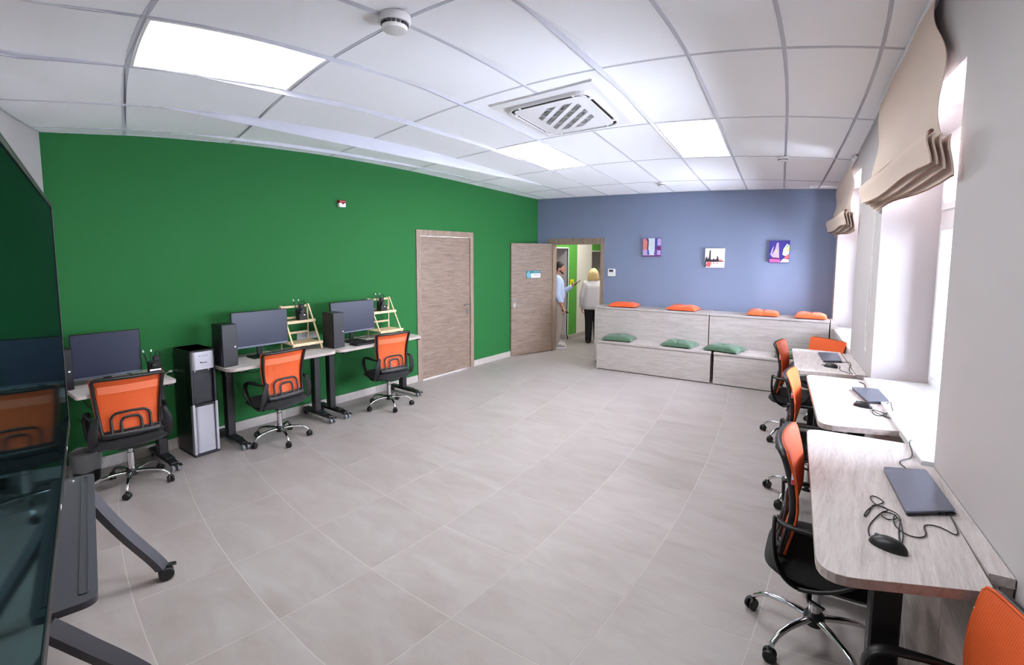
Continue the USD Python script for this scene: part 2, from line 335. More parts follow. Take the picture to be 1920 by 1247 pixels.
wall('wall_right', FR, RD, RN, LR + .3, .50, [(rs(W1[1]), SILL, rs(W1[0]), HEAD), (rs(W2[1]), SILL, rs(W2[0]), HEAD)], 'white_paint', 'pale grey window wall with two deep window recesses', s0=-.1)
wall('wall_back', BL, BD, BN, tb + .3, .16, [], 'white_paint', 'white wall behind the large black display', s0=-.2)
def strip_board(name, o, d, n, a, b, label, parent=None):
    T = frame((*o, 0), (*d, 0), (0, 0, 1), (*n, 0))
    x = parent or empty(name, label=label, cat='baseboard', kind='structure')
    s = a
    while s < b - .02:
        e = min(s + .6, b); m = MB().prism(sbox(s + .001, 0, e - .001, .095), -.011, 0, T).get()
        if np.linalg.det(T[:3, :3]) < 0: m.invert()
        obj('tile', m, 'baseboard_tile', x, smooth=False); s = e
    return x
b_ = strip_board('baseboard_left', BL, np.array([0, 1.]), np.array([-1., 0]), .0, 3.715, 'grey tile skirting along the foot of the green wall')
strip_board('', BL, np.array([0, 1.]), np.array([-1., 0]), 4.905, 6.70, '', b_)
strip_board('baseboard_right', FR, RD, RN, .95, LR - .02, 'grey tile skirting under the windows')

# windows: frame, transom, panes and sill
def window(name, y0, y1, label, lip=.045):
    w = empty(name, label=label, cat='window', kind='structure')
    a, b = rs(y1), rs(y0); T = frame((*FR, 0), (*RD, 0), (0, 0, 1), (*RN, 0)); fix = np.linalg.det(T[:3, :3]) < 0
    def part(nm, poly, n0, n1, mat):
        m = MB().prism(poly, n0, n1, T).get()
        if fix: m.invert()
        return obj(nm, m, mat, w, smooth=False)
    TR0, TR1 = 2.02, 2.12
    out = sbox(a, SILL, b, HEAD)
    mid = (a + b) / 2; k = .055
    fr = out.difference(unary_union([sbox(a + k, SILL + k + .02, mid - k / 2, TR0), sbox(mid + k / 2, SILL + k + .02, b - k, TR0), sbox(a + k, TR1, mid - k / 2, HEAD - k), sbox(mid + k / 2, TR1, b - k, HEAD - k)]))
    f = part('window_frame', fr, REV - .07, REV, 'window_plastic')
    for (s0, s1, z0, z1) in ((a + k, mid - k / 2, SILL + k + .02, TR0), (mid + k / 2, b - k, SILL + k + .02, TR0), (a + k, mid - k / 2, TR1, HEAD - k), (mid + k / 2, b - k, TR1, HEAD - k)):
        p = sbox(s0, z0, s1, z1)
        part('sash', p.difference(p.buffer(-.045, join_style=2)), REV - .085, REV - .01, 'window_plastic')
        part('pane', p.buffer(-.043, join_style=2), REV - .045, REV - .039, 'glass')
    sl = sbox(a - .03, 0, b + .03, 1)
    poly = sbox(a - .03, SILL, b + .03, SILL + .03)
    part('window_sill', sbox(a + .0, SILL, b - .0, SILL + .035), -lip, REV - .068, 'sill_white')
    return w
window('window_1', *W1, 'nearer deep window flooded with white daylight, over the nearest desks')
window('window_2', *W2, 'farther white window in the corner beside the stepped bench', .0)

# ------------------------------------------------------------------ doors
d1 = empty('door_1', label='closed light oak door in the green wall', cat='door', kind='structure')
T = np.array([[0, 0, 1, 0], [1, 0, 0, 0], [0, 1, 0, 0], [0, 0, 0, 1.]])         # (s, z, n) -> world for the green wall: s along +y, n along +x
def gwall(poly, n0, n1): return MB().prism(poly, n0, n1, T).get()
obj('door_frame', gwall(unary_union([sbox(3.72, 0, 3.803, 2.145), sbox(4.827, 0, 4.90, 2.145), sbox(3.72, 2.062, 4.90, 2.145)]), -.15, .014), 'door_oak', d1, smooth=False)
lf = obj('door_leaf', gwall(sbox(3.807, .008, 4.823, 2.058), -.045, -.004), 'door_grain', d1, smooth=False)
h = MB(); h.cyl((-.004, 4.765, 1.02), (.035, 4.765, 1.02), .011); h.tube([(.035, 4.765, 1.02), (.04, 4.74, 1.02), (.04, 4.66, 1.018)], .009, 10); h.lathe([(0, 0), (.026, 0), (.026, .006), (0, .006)], (-.003, 4.765, 1.02), 20, (1, 0, 0))
obj('handle', h, 'satin_steel', lf, label='satin steel lever handle')
obj('lock_plate', MB().box((0, 4.765, .905), (.008, .05, .08), .002), 'satin_steel', lf)
for z in (1.72, 1.28, .28): obj('hinge', MB().cyl((-.001, 3.806, z - .06), (-.001, 3.806, z + .06), .006, 10), 'black_metal', d1)
def fpt(s, n, z): return np.array([*(FL + FD * s - FN * n), z])                # far wall: s along, n into the room
TF = frame((*FL, 0), (*FD, 0), (0, 0, 1), (*(-FN), 0))
def fwall(poly, n0, n1):
    m = MB().prism(poly, n0, n1, TF).get()
    if np.linalg.det(TF[:3, :3]) < 0: m.invert()
    return m
d2 = empty('door_2', label='light oak door standing open in the corner of the green wall, with its frame', cat='door', kind='structure')
obj('door_frame', fwall(unary_union([sbox(.215, 0, .338, 2.09), sbox(1.259, 0, 1.325, 2.09), sbox(.215, 1.982, 1.325, 2.09)]), -.125, .014), 'door_oak', d2, smooth=False)
hp, fp = np.array([.318, 6.735]), np.array([.028, 5.868]); ld = (fp - hp); LL = np.linalg.norm(ld); ld = ld / LL; ln = np.array([-ld[1], ld[0]]); ln = ln if ln[0] > 0 else -ln
TL = frame((*hp, 0), (*ld, 0), (0, 0, 1), (*ln, 0))
def leaf(poly, n0, n1):
    m = MB().prism(poly, n0, n1, TL).get()
    if np.linalg.det(TL[:3, :3]) < 0: m.invert()
    return m
def lpt(s, n, z): return (*(hp + ld * s + ln * n), z)
l2 = obj('door_leaf', leaf(sbox(0, .01, LL, 2.0), -.042, 0), 'door_grain', d2, smooth=False)
h = MB(); h.cyl(lpt(.845, 0, .995), lpt(.845, .04, .995), .011); h.tube([lpt(.845, .04, .995), lpt(.83, .045, .995), lpt(.74, .045, .993)], .009, 10); h.lathe([(0, 0), (.026, 0), (.026, .006), (0, .006)], lpt(.845, 0, .995), 20, (*ln, 0))
obj('handle', h, 'satin_steel', l2, label='satin steel lever handle')
obj('lock_plate', leaf(sbox(.82, .87, .868, .945), 0, .005), 'satin_steel', l2)
sg = empty('door_sign', label='small teal and white name plate on the open door', cat='sign')
obj('plate', leaf(sbox(.275, 1.382, .592, 1.512), 0, .006), 'teal_print', sg, smooth=False)
obj('panel', leaf(sbox(.278, 1.385, .492, 1.463), .006, .008), 'label_white', sg, smooth=False)
ring = Point(.54, 1.425).buffer(.036).difference(Point(.54, 1.425).buffer(.014))
obj('emblem', leaf(unary_union([ring, Point(.54, 1.485).buffer(.016), Polygon([(.50, 1.462), (.515, 1.475), (.525, 1.455), (.51, 1.445)]), Polygon([(.58, 1.462), (.565, 1.475), (.555, 1.455), (.57, 1.445)])]), .006, .009), 'teal_light', sg, smooth=False)
obj('text_line', leaf(unary_union([sbox(.30, 1.483, .335, 1.494), sbox(.342, 1.483, .425, 1.494)]), .006, .0085), 'teal_light', sg, smooth=False)
obj('text_line', leaf(unary_union([sbox(.296, 1.428, .336, 1.440), sbox(.342, 1.428, .436, 1.440)]), .008, .0095), 'text_grey', sg, smooth=False)

# ------------------------------------------------------------------ corridor beyond the doorway
HX = -.07
co = empty('wall_corridor', label='green and cream corridor wall with white edged niches seen through the doorway', cat='wall', kind='structure')
TC = np.array([[0, 0, 1, HX], [1, 0, 0, 0], [0, 1, 0, 0], [0, 0, 0, 1.]])
def cwall(poly, n0, n1): return MB().prism(poly, n0, n1, TC).get()
N1, N2 = (6.96, 7.955, 1.93), (9.02, 10.3, 1.87)
green_ = sbox(6.84, 0, 11.2, 2.75).difference(unary_union([sbox(N1[0], -.1, N1[1] + .015, N1[2] + .015), sbox(N2[0], -.1, N2[1] + .015, N2[2] + .015), sbox(8.34, -.1, 9.0, 2.75)]))
obj('green_wall', cwall(green_, -.12, 0), 'corridor_green', co, smooth=False)
obj('cream_panel', cwall(sbox(8.34, 0, 9.0, 2.75), -.12, .008), 'cream_paint', co, smooth=False)
for (y0, y1, z) in (N1, N2):
    obj('niche', MB().span(HX - .9, HX - .001, y1, y1 + .014, 0, z + .014, 0).span(HX - .9, HX - .001, y0 - .014, y0, 0, z + .014, 0).span(HX - .95, HX - .85, y0, y1, 0, z, 0).span(HX - .9, HX - .001, y0, y1, z, z + .014, 0), 'niche_paint', co, smooth=False)
    obj('niche_trim', cwall(unary_union([sbox(y0, z, y1 + .02, z + .022), sbox(y1, 0, y1 + .02, z)]), -.02, .012), 'white_plastic', co, smooth=False)
obj('skirting', MB().span(HX - .0, HX + .012, N1[1], 9.0, 0, .09, 0).span(HX - .84, HX, N1[1] - .012, N1[1], 0, .09, 0), 'baseboard_tile', co, smooth=False)
obj('right_wall', MB().span(1.8, 1.9, 6.96, 11.2, 0, 2.75, 0).span(-1.2, 1.9, 11.1, 11.2, 0, 2.75, 0), 'cream_paint', co, smooth=False)
obj('corridor_ceiling', MB().prism(Polygon([(-1.2, 6.69), (1.9, 6.965), (1.9, 11.2), (-1.2, 11.2)]), 2.72, 2.8), 'white_paint', co, smooth=False)
cl = empty('ceiling_light', (0.85, 7.75, 2.715), label='flat white light panel on the corridor ceiling behind the doorway', cat='light')
obj('frame', MB().span(-.32, .32, -.62, .62, -.012, .004, .002), 'white_plastic', cl); obj('diffuser', MB().span(-.29, .29, -.59, .59, -.016, -.0125, 0), 'hall_lamp', cl)
sn = empty('corridor_sign', label='small yellow sign with a black mark on the green corridor wall', cat='sign')
obj('plate', cwall(sbox(8.06, 1.115, 8.205, 1.275), 0, .006), 'sign_yellow', sn, smooth=False)
obj('symbol', cwall(unary_union([sbox(8.115, 1.15, 8.145, 1.20), Point(8.13, 1.222).buffer(.016), Polygon([(8.145, 1.14), (8.185, 1.168), (8.145, 1.195)])]), .006, .0075), 'ink', sn, smooth=False)

# ------------------------------------------------------------------ ceiling fittings
for (u, v), where in (((2, 0), 'large square light panel nearest the camera, above the green wall desks'), ((2, 3), 'light panel between the air conditioner and the open door'), ((5, 3), 'light panel over the bench, nearest the windows'), ((5, 0), 'light panel directly above the camera near the windows')):
    c0 = cgrid(u + .5, v + .5); z0 = float(vault(*c0))
    t = empty('ceiling_light', (*c0, z0), label=where, cat='light', group=None)
    def loc(m):
        w = m.vertices.copy(); w -= np.array([*c0, z0]); return trimesh.Trimesh(w, m.faces, process=False)
    full = cell(cgrid, u, u + 1, v, v + 1, 9, BAR)
    obj('frame', loc(lifted(full.difference(full.buffer(-.014)), .012, -.003)), 'white_plastic', t, smooth=False)
    obj('diffuser', loc(lifted(full.buffer(-.0135), .01, 0)), 'lamp', t, smooth=False)
z0 = float(vault(*AC)) - .012
t = empty('air_conditioner', (*AC, z0), ACROT, 'square white cassette air conditioner set in the ceiling', 'air conditioner')
pl_ = sbox(-ACW / 2, -ACL / 2, ACW / 2, ACL / 2)
ring_o = rounded_poly([(-.33, -.43), (.33, -.43), (.33, .43), (-.33, .43)], [.12] * 4)
ring_i = rounded_poly([(-.27, -.36), (.27, -.36), (.27, .36), (-.27, .36)], [.09] * 4)
slots = [sbox(-.21, -.422, .21, -.378), sbox(-.21, .378, .21, .422), sbox(-.322, -.27, -.285, .27), sbox(.285, -.27, .322, .27)]
corner_slots = []
for sx in (-1, 1):
    for sy in (-1, 1):
        corner_slots.append(ring_o.buffer(-.01).difference(ring_o.buffer(-.038)).intersection(sbox(*sorted((sx * .22, sx * .34))[:1], *sorted((sy * .31, sy * .44))[:1], *sorted((sx * .22, sx * .34))[1:], *sorted((sy * .31, sy * .44))[1:])))
def acm(mb):
    m = mb.get() if isinstance(mb, MB) else mb
    v = m.vertices.copy(); w2 = v[:, :2] @ rot2(ACROT).T + np.array(AC); v[:, 2] += vault(w2[:, 0], w2[:, 1]) - .012 - z0
    return trimesh.Trimesh(v, m.faces, process=False)
obj('panel', acm(MB().prism(pl_.difference(ring_i.buffer(.02)), -.004, .02).prism(ring_o.difference(unary_union(slots + corner_slots)).difference(ring_i), -.030, -.003)), 'white_plastic', t, smooth=False)
obj('slot_recess', acm(MB().prism(unary_union(slots + corner_slots).buffer(.004), -.020, -.011)), 'matte_black', t, smooth=False)
for a, b_, s in ((slots[0], 'x', -1), (slots[1], 'x', 1), (slots[2], 'y', -1), (slots[3], 'y', 1)):
    x0, y0, x1, y1 = a.bounds; m = MB()
    if b_ == 'x': m.box((0, (y0 + y1) / 2 - s * .014, -.030), (x1 - x0 - .02, .012, .005), .001)
    else: m.box(((x0 + x1) / 2 - s * .012, 0, -.030), (.010, y1 - y0 - .02, .005), .001)
    obj('louver', acm(m), 'white_plastic', t)
stripes = []
diag = np.array([.674, -.738]); nrm_ = np.array([-diag[1], diag[0]])
gr = rounded_poly([(-.20, -.29), (.20, -.29), (.20, .29), (-.20, .29)], [.05] * 4)
for k in (-2, -1, 0, 1, 2):
    c_ = nrm_ * .098 * k; w_ = .034
    q = Polygon([c_ - diag * .6 - nrm_ * w_ * .8, c_ + diag * .6 - nrm_ * w_ * .8, c_ + diag * .6 + nrm_ * w_ * .8, c_ - diag * .6 + nrm_ * w_ * .8]).intersection(gr)
    if not q.is_empty: stripes.append((k, q))
obj('grille', acm(MB().prism(ring_i.buffer(.021).difference(unary_union([q for _, q in stripes])), -.03, -.008)), 'white_plastic', t, smooth=False)
for k, q in stripes:
    obj('vent', acm(MB().prism(q.buffer(.003), -.0255, -.02)), 'matte_black', t, smooth=False)
    bars = []
    for j in range(-3, 4):
        c_ = nrm_ * (.098 * k + j * .0098); bars.append(LineString([c_ - diag * .6, c_ + diag * .6]).buffer(.0011))
    for j in (-2, -1, 0, 1, 2):
        c_ = diag * .15 * j; bars.append(LineString([c_ - nrm_, c_ + nrm_]).buffer(.002))
    obj('vent_bars', acm(MB().prism(unary_union(bars).intersection(q), -.0295, -.0262)), 'white_plastic', t, smooth=False)
def detector(xy, r, label, drop=0.):
    zc = float(vault(*xy)) - .002
    t = empty('smoke_detector', (*xy, zc), 0, label, 'smoke detector')
    obj('base', MB().lathe([(0, 0), (r, 0), (r, -.35 * r), (r * .92, -.45 * r), (0, -.45 * r)], n=28), 'white_plastic', t)
    obj('cap', MB().lathe([(0, -.45 * r), (.72 * r, -.45 * r), (.72 * r, -.62 * r), (.8 * r, -.64 * r), (.74 * r, -.85 * r), (.5 * r, -.95 * r), (0, -.97 * r)], n=28), 'white_plastic', t)
    m = MB()
    for k in range(16):
        a = k * PI / 8; m.box((.722 * r * math.cos(a), .722 * r * math.sin(a), -.545 * r), (.012 * r / .06 + .002, .2 * r, .11 * r), 0, rz=a)
    obj('vent', m, 'ink', t)
detector((3.257, .738), .075, 'round white smoke detector on the nearest ceiling grid crossing')
detector((2.596, 6.023), .055, 'small round smoke detector far back above the bench, left one')
detector((4.234, 5.199), .055, 'small round smoke detector near the window side, right of the bench light panel')

# ------------------------------------------------------------------ roman blinds
TR = frame((*FR, 0), (*RD, 0), (0, 0, 1), (*(-RN), 0))                          # (s, z, n): n into the room
def rpt(y, n, z):
    s = rs(y); return (*(FR + RD * s - RN * n), z)
def blind(y0, y1, z0, z1, label, seed):
    r = np.random.default_rng(seed); t = empty('roman_blind', label=label, cat='blind')
    yy = np.linspace(y0 + .40, y1, 9); obj('head_rail', MB().tube([rpt(y, .03, float(vault(*rpt(y, .03, 0)[:2])) - .03) for y in yy], .024, 4, rb=.024, up=(0, 0, 1)), 'white_plastic', t)
    nu, nv = 40, 26; U, V = np.meshgrid(np.linspace(0, 1, nu), np.linspace(0, 1, nv))
    e0 = y0 + .10 + .44 * V ** 1.3 + .03 * np.sin(V * 9.5)  # scalloped near edge
    e1 = y1 - .03 - .02 * np.sin(V * 9)
    Y = e0 + (e1 - e0) * U; ztop = np.vectorize(lambda y: float(vault(*rpt(y, .04, 0)[:2])))(Y) - .02; Z = z0 + .13 + (ztop - z0 - .13) * V; N_ = .056 + .012 * np.sin(V * 9.5) + .004 * np.sin(U * 14 + V * 5) - .02 * V
    def sheet(Y, Z, N_, th=.004):
        P = np.array([[rpt(Y[i, j], N_[i, j], Z[i, j]) for j in range(Y.shape[1])] for i in range(Y.shape[0])])
        Q = np.array([[rpt(Y[i, j], N_[i, j] + th, Z[i, j]) for j in range(Y.shape[1])] for i in range(Y.shape[0])])
        a, b = Y.shape; ix = np.arange(a * b).reshape(a, b); o = a * b; F = []
        for i in range(a - 1):
            for j in range(b - 1):
                F += [(ix[i, j], ix[i, j + 1], ix[i + 1, j + 1]), (ix[i, j], ix[i + 1, j + 1], ix[i + 1, j])]
                F += [(o + ix[i, j], o + ix[i + 1, j + 1], o + ix[i, j + 1]), (o + ix[i, j], o + ix[i + 1, j], o + ix[i + 1, j + 1])]
        ring_ = list(ix[0, :]) + list(ix[1:, -1]) + list(ix[-1, -2::-1]) + list(ix[-2:0:-1, 0])
        for k in range(len(ring_)):
            p, q = ring_[k], ring_[(k + 1) % len(ring_)]; F += [(p, q, o + q), (p, o + q, o + p)]
        return trimesh.Trimesh(np.vstack([P.reshape(-1, 3), Q.reshape(-1, 3)]), F, process=False)
    obj('cloth', sheet(Y, Z, N_), 'blind_cloth', t, smooth=50)
    for k in range(4):                                                          # the gathered folds, each a little lower and nearer the wall
        U, V = np.meshgrid(np.linspace(0, 1, 30), np.linspace(0, 1, 8))
        n0 = .125 - .026 * k; top = z0 + .165 - .006 * k; bot = z0 + .028 - .019 * k
        Y = y0 + .0 + (y1 - y0) * U; Z = bot + (top - bot) * V + .012 * np.sin(U * 7 + k) * (1 - V)
        N_ = n0 - .012 * np.cos(V * PI) + .004 * np.sin(U * 9 + k) - .03 * np.clip(V - .8, 0, 1)
        obj('fold', sheet(Y, Z, N_, .006), 'blind_cloth', t, smooth=50)
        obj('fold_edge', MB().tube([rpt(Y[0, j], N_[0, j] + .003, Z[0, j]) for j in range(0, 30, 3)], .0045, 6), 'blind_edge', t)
    obj('fold_shadow_band', MB().tube([rpt(y0 + .02 + (y1 - y0 - .02) * a, .118, z0 + .172) for a in np.linspace(0, 1, 10)], .009, 8), 'blind_edge', t)  # brown band line along the top of the front fold
    return t
bl1 = blind(2.02, 3.98, 2.17, 2.90, 'beige roman blind gathered up over the nearer window', 3)
blind(4.98, 6.93, 2.07, 2.70, 'beige roman blind gathered up over the farther corner window', 4)
obj('cord', MB().tube([rpt(4.03, .012, 2.2), rpt(4.04, .012, 1.6), rpt(4.05, .014, 1.1), rpt(4.08, .016, 1.0), rpt(4.13, .014, 1.08), rpt(4.12, .012, 1.6), rpt(4.10, .012, 2.2)], .0028, 6, k=40), 'white_plastic', bl1)

# ------------------------------------------------------------------ things on the walls
def wallbox(name, label, cat, y0, y1, z0, z1):
    return empty(name, label=label, cat=cat)
a = empty('fire_alarm', label='small red and white alarm sounder on the green wall', cat='alarm')
obj('body', MB().span(0, .05, 2.515, 2.605, 2.357, 2.405, .008), 'white_plastic', a)
obj('lens', MB().span(0, .052, 2.515, 2.605, 2.405, 2.436, .008).sph((.045, 2.565, 2.403), .016), 'red_lens', a)
th = empty('thermostat', label='white wall thermostat with a grey display beside the open doorway', cat='thermostat')
obj('body', fwall(rounded_poly([(1.405, 1.43), (1.535, 1.43), (1.535, 1.56), (1.405, 1.56)], [.012] * 4), 0, .022), 'white_plastic', th, smooth=False)
obj('screen', fwall(sbox(1.428, 1.505, 1.50, 1.543), .022, .024), 'ink', th, smooth=False)
for k in range(3): obj('button', fwall(Point(1.44 + .03 * k, 1.465).buffer(.007), .022, .025), 'white_plastic', th, smooth=False)
def picture(s0, s1, z0, z1, label, shapes, base):
    t = empty('picture', label=label, cat='picture', group=None)
    w, h = s1 - s0, z1 - z0
    obj('canvas', fwall(sbox(s0, z0, s1, z1), 0, .028), base, t, smooth=False)
    for k, (nm, mat, pts) in enumerate(shapes):
        obj(nm, fwall(Polygon([(s0 + w * x, z0 + h * y) for x, y in pts]).buffer(0), .028, .0285 + .0004 * k), mat, t, smooth=False)
def R_(x0, y0, x1, y1): return [(x0, y0), (x1, y0), (x1, y1), (x0, y1)]
picture(2.005, 2.305, 1.775, 2.07, 'small canvas print left of the three, red and blue building blocks with a pale gap', [
    ('paint_patch', 'art_ice', R_(.3, 0.06, .66, 1)), ('paint_patch', 'art_coral', [(.02, .35), (.24, .3), (.27, .8), (.16, .98), (.02, .97)]), ('paint_patch', 'art_lilac', [(.02, .05), (.3, .05), (.26, .36), (.02, .36)]),
    ('paint_patch', 'art_dark', [(.25, .4), (.31, .35), (.33, .9), (.28, .97)]), ('paint_patch', 'art_blue', [(.26, .1), (.38, .08), (.33, .38), (.26, .38)]), ('paint_patch', 'art_blue', [(.68, .3), (.86, .4), (.84, 1), (.7, 1)]), ('paint_patch', 'art_lilac', R_(.8, .6, 1, .97)),
    ('paint_patch', 'art_plum', R_(.78, .35, 1, .54)), ('paint_patch', 'art_violet', [(.62, .1), (.8, .08), (.8, .42), (.68, .36)]), ('paint_patch', 'art_lilac', R_(.8, .08, .98, .33)), ('paint_patch', 'art_plum', R_(.02, 0, .98, .05))], 'art_violet')
picture(2.985, 3.262, 1.605, 1.90, 'small pale canvas print in the middle of the three, dark city skyline over red water', [
    ('paint_patch', 'art_dark', [(0, .3), (.02, .45), (.1, .6), (.13, .44), (.2, .5), (.23, .9), (.29, .9), (.3, .42), (.42, .42), (.46, .5), (.5, .42), (.6, .44), (.63, .6), (.68, .58), (.7, .42), (.78, .40), (.98, .34), (.98, .31), (.4, .3)]),
    ('paint_patch', 'art_coral', [(.72, .34), (.95, .34), (.86, .42), (.74, .44)]), ('paint_patch', 'art_red', [(.05, .08), (.26, .02), (.36, .28), (.12, .3)]), ('paint_patch', 'art_dark', R_(0, .02, .06, .3)), ('paint_patch', 'art_coral', [(.4, .24), (.5, .18), (.48, .3)]), ('paint_patch', 'art_coral', [(.6, .2), (.68, .2), (.66, .3)])], 'canvas_white')
picture(3.858, 4.118, 1.69, 2.005, 'small canvas print right of the three, night city towers in violet, yellow and pink', [
    ('paint_patch', 'art_lilac', [(.12, .3), (.3, .62), (.37, .9), (.46, .92), (.52, .2), (.3, .18)]), ('paint_patch', 'art_gold', [(.24, .45), (.42, .62), (.4, .44)]), ('paint_patch', 'art_ice', [(.66, .36), (.7, .62), (.86, .86), (.98, .8), (.98, .4), (.8, .3)]), ('paint_patch', 'art_yellow', [(.82, .48), (.99, .56), (.99, .76), (.86, .62)]), ('paint_patch', 'art_olive', [(.8, .62), (.96, .8), (.9, .8)]),
    ('paint_patch', 'art_lilac', [(.06, .34), (.14, .62), (.24, .78), (.2, .6), (.14, .34)]), ('paint_patch', 'art_red', [(.74, .16), (.99, .2), (.99, .38), (.8, .3)]), ('paint_patch', 'art_pink', R_(.04, .02, .56, .16)), ('paint_patch', 'canvas_white', [(.56, .02), (.99, .02), (.99, .15), (.7, .18)]), ('paint_patch', 'art_plum', [(.12, .16), (.56, .14), (.5, .22), (.2, .24)])], 'art_navy')
def socket(y0, y1, z0, z1, n, label):
    t = empty('wall_socket', label=label, cat='socket'); w = (y1 - y0) / n
    obj('plate', MB().span(0, .012, y0, y1, z0, z1, .003), 'white_plastic', t)
    for k in range(n):
        c = y0 + w * (k + .5); m = MB().lathe([(0, 0), (.022, 0), (.022, .004), (.03, .004), (.03, 0)], (.010, c, (z0 + z1) / 2), 16, (1, 0, 0))
        obj('outlet', m, 'white_plastic', t)
    return t
socket(.10, .28, .80, .87, 2, 'white double wall socket behind the leftmost monitor')
socket(.31, .40, .815, .885, 1, 'single white wall socket right of the leftmost monitor foot')
socket(1.96, 2.20, .845, .925, 3, 'white wall socket row behind the left ladder shelf')
socket(1.005, 1.075, .80, .87, 1, 'white wall socket beside the water cooler')

# ------------------------------------------------------------------ stepped bench
SB = math.atan2(FD[1], FD[0])
def bench(name, s0, s1, n0, n1, h, label, gap_back=None):
    o = FL + FD * s0 - FN * n1                                                   # local x along the wall, local y towards the wall
    t = empty(name, (*o, 0), SB, label, 'bench'); L, D = s1 - s0, n1 - n0
    obj('front_panel', MB().span(.004, L - .004, .012, .034, .012, h - .034, .0015), 'pale_oak', t)
    obj('side_panel', MB().span(.004, .026, .035, D, .0, h - .034, .0015), 'pale_oak', t)
    obj('side_panel', MB().span(L - .026, L - .004, .035, D, .0, h - .034, .0015), 'pale_oak', t)
    obj('seat_board', MB().span(0, L, 0, D, h - .032, h, .002), 'pale_oak', t)
    obj('plinth', MB().span(.02, L - .02, .03, .05, 0, .013, 0), 'matte_black', t)
    return t
N_UP = .455
bench('storage_bench', 1.568, 3.262, N_UP, .90, .455, 'pale oak lower bench box on the left, nearer the doorway')
bench('storage_bench', 3.298, 4.60, N_UP, .905, .455, 'pale oak lower bench box on the right, by the windows')
bench('storage_bench', 1.34, 3.145, .012, N_UP - .008, .945, 'tall pale oak back bench on the left, beside the door frame')
ub = bench('storage_bench', 3.15, 4.635, .012, N_UP - .008, .940, 'tall pale oak back bench on the right, in the window corner')
obj('end_filler', MB().prism([(1.494, .012), (1.494 + .075, .012), (1.494 + .016, .44), (1.494, .44)], .0, .939), 'pale_oak', ub, smooth=False)
def cushion_mesh(w, d, hgt, seed, tuft=True):
    r = np.random.default_rng(seed); n = 33; g = np.linspace(-1, 1, n); X, Y = np.meshgrid(g, g)
    prof = np.clip((1 - np.abs(X) ** 3.2) * (1 - np.abs(Y) ** 3.2), 0, 1) ** .42
    wr = meshkit.fbm(np.stack([X * 2.2 + seed, Y * 2.2, 0 * X], -1), 4, seed) - .5
    top = prof * (1 + .5 * wr)
    if tuft: top -= .32 * np.exp(-((X) ** 2 + (Y) ** 2) / .02) + .12 * np.exp(-np.minimum(np.abs(X), np.abs(Y)) ** 2 / .004) * prof
    pin = 1 - .055 * (np.abs(X) ** 2 * (1 - np.abs(Y)) + np.abs(Y) ** 2 * (1 - np.abs(X))) + .03 * wr
    P = np.stack([X * w / 2 * pin, Y * d / 2 * pin, hgt * (.26 + .74 * np.clip(top, 0, 2))], -1); Q = P.copy(); Q[..., 2] = hgt * .26 * (1 - prof) 
    P[[0, -1], :, 2] = hgt * .26; P[:, [0, -1], 2] = hgt * .26; Q[[0, -1], :, 2] = hgt * .2; Q[:, [0, -1], 2] = hgt * .2
    ix = np.arange(n * n).reshape(n, n); o = n * n; F = []
    for i in range(n - 1):
        for j in range(n - 1):
            F += [(ix[i, j], ix[i, j + 1], ix[i + 1, j + 1]), (ix[i, j], ix[i + 1, j + 1], ix[i + 1, j]), (o + ix[i, j], o + ix[i + 1, j + 1], o + ix[i, j + 1]), (o + ix[i, j], o + ix[i + 1, j], o + ix[i + 1, j + 1])]
    rg = list(ix[0, :]) + list(ix[1:, -1]) + list(ix[-1, -2::-1]) + list(ix[-2:0:-1, 0])
    for k in range(len(rg)):
        p, q = rg[k], rg[(k + 1) % len(rg)]; F += [(p, o + q, q), (p, o + p, o + q)]
    return trimesh.Trimesh(np.vstack([P.reshape(-1, 3), Q.reshape(-1, 3)]), F, process=False)
def cushion(s, n, z, w, d, hgt, rz, mat, seed, label, group):
    t = empty('cushion', (*(FL + FD * s - FN * n), z), SB + rz, label, 'cushion', group)
    obj('cover', cushion_mesh(w, d, hgt, seed), mat, t, smooth=60)
    m = MB()
    for sx in (-1, 1): m.tube([(sx * w * .47, d * .46, hgt * .25), (sx * w * .5, d * .52, hgt * .2), (sx * w * .49, d * .56, .004)], .004, 5)
    obj('tie', m, mat, t)
    obj('tuft_button', MB().sph((0, 0, hgt * .66), .014, (1, 1, .5)), mat, t)
for k, (s, w, rz) in enumerate(((1.80, .44, .04), (2.74, .44, -.05), (3.84, .41, .03), (4.42, .38, -.03))):
    cushion(s, .28, .945 if k < 2 else .94, w, .36, .085, rz, 'orange_cushion', 11 + k, ('orange tufted cushion on the top bench, first from the doorway', 'orange tufted cushion on the top bench, second from the doorway', 'orange tufted cushion on the top bench, below the night city picture', 'orange tufted cushion on the top bench, in the window corner')[k], 'orange cushions on the top bench')
for k, (s, n, w, rz) in enumerate(((1.86, .675, .46, .08), (2.79, .685, .45, -.06), (3.41, .70, .47, -.22), (4.25, .675, .44, .05))):
    cushion(s, n, .455, w, .38, .09, rz, 'green_cushion', 21 + k, ('green tufted cushion on the lower bench, nearest the doorway', 'green tufted cushion in the middle of the left lower bench box', 'turned green tufted cushion over the gap between the lower bench boxes', 'green tufted cushion on the lower bench behind the far laptop desk')[k], 'green cushions on the lower bench')

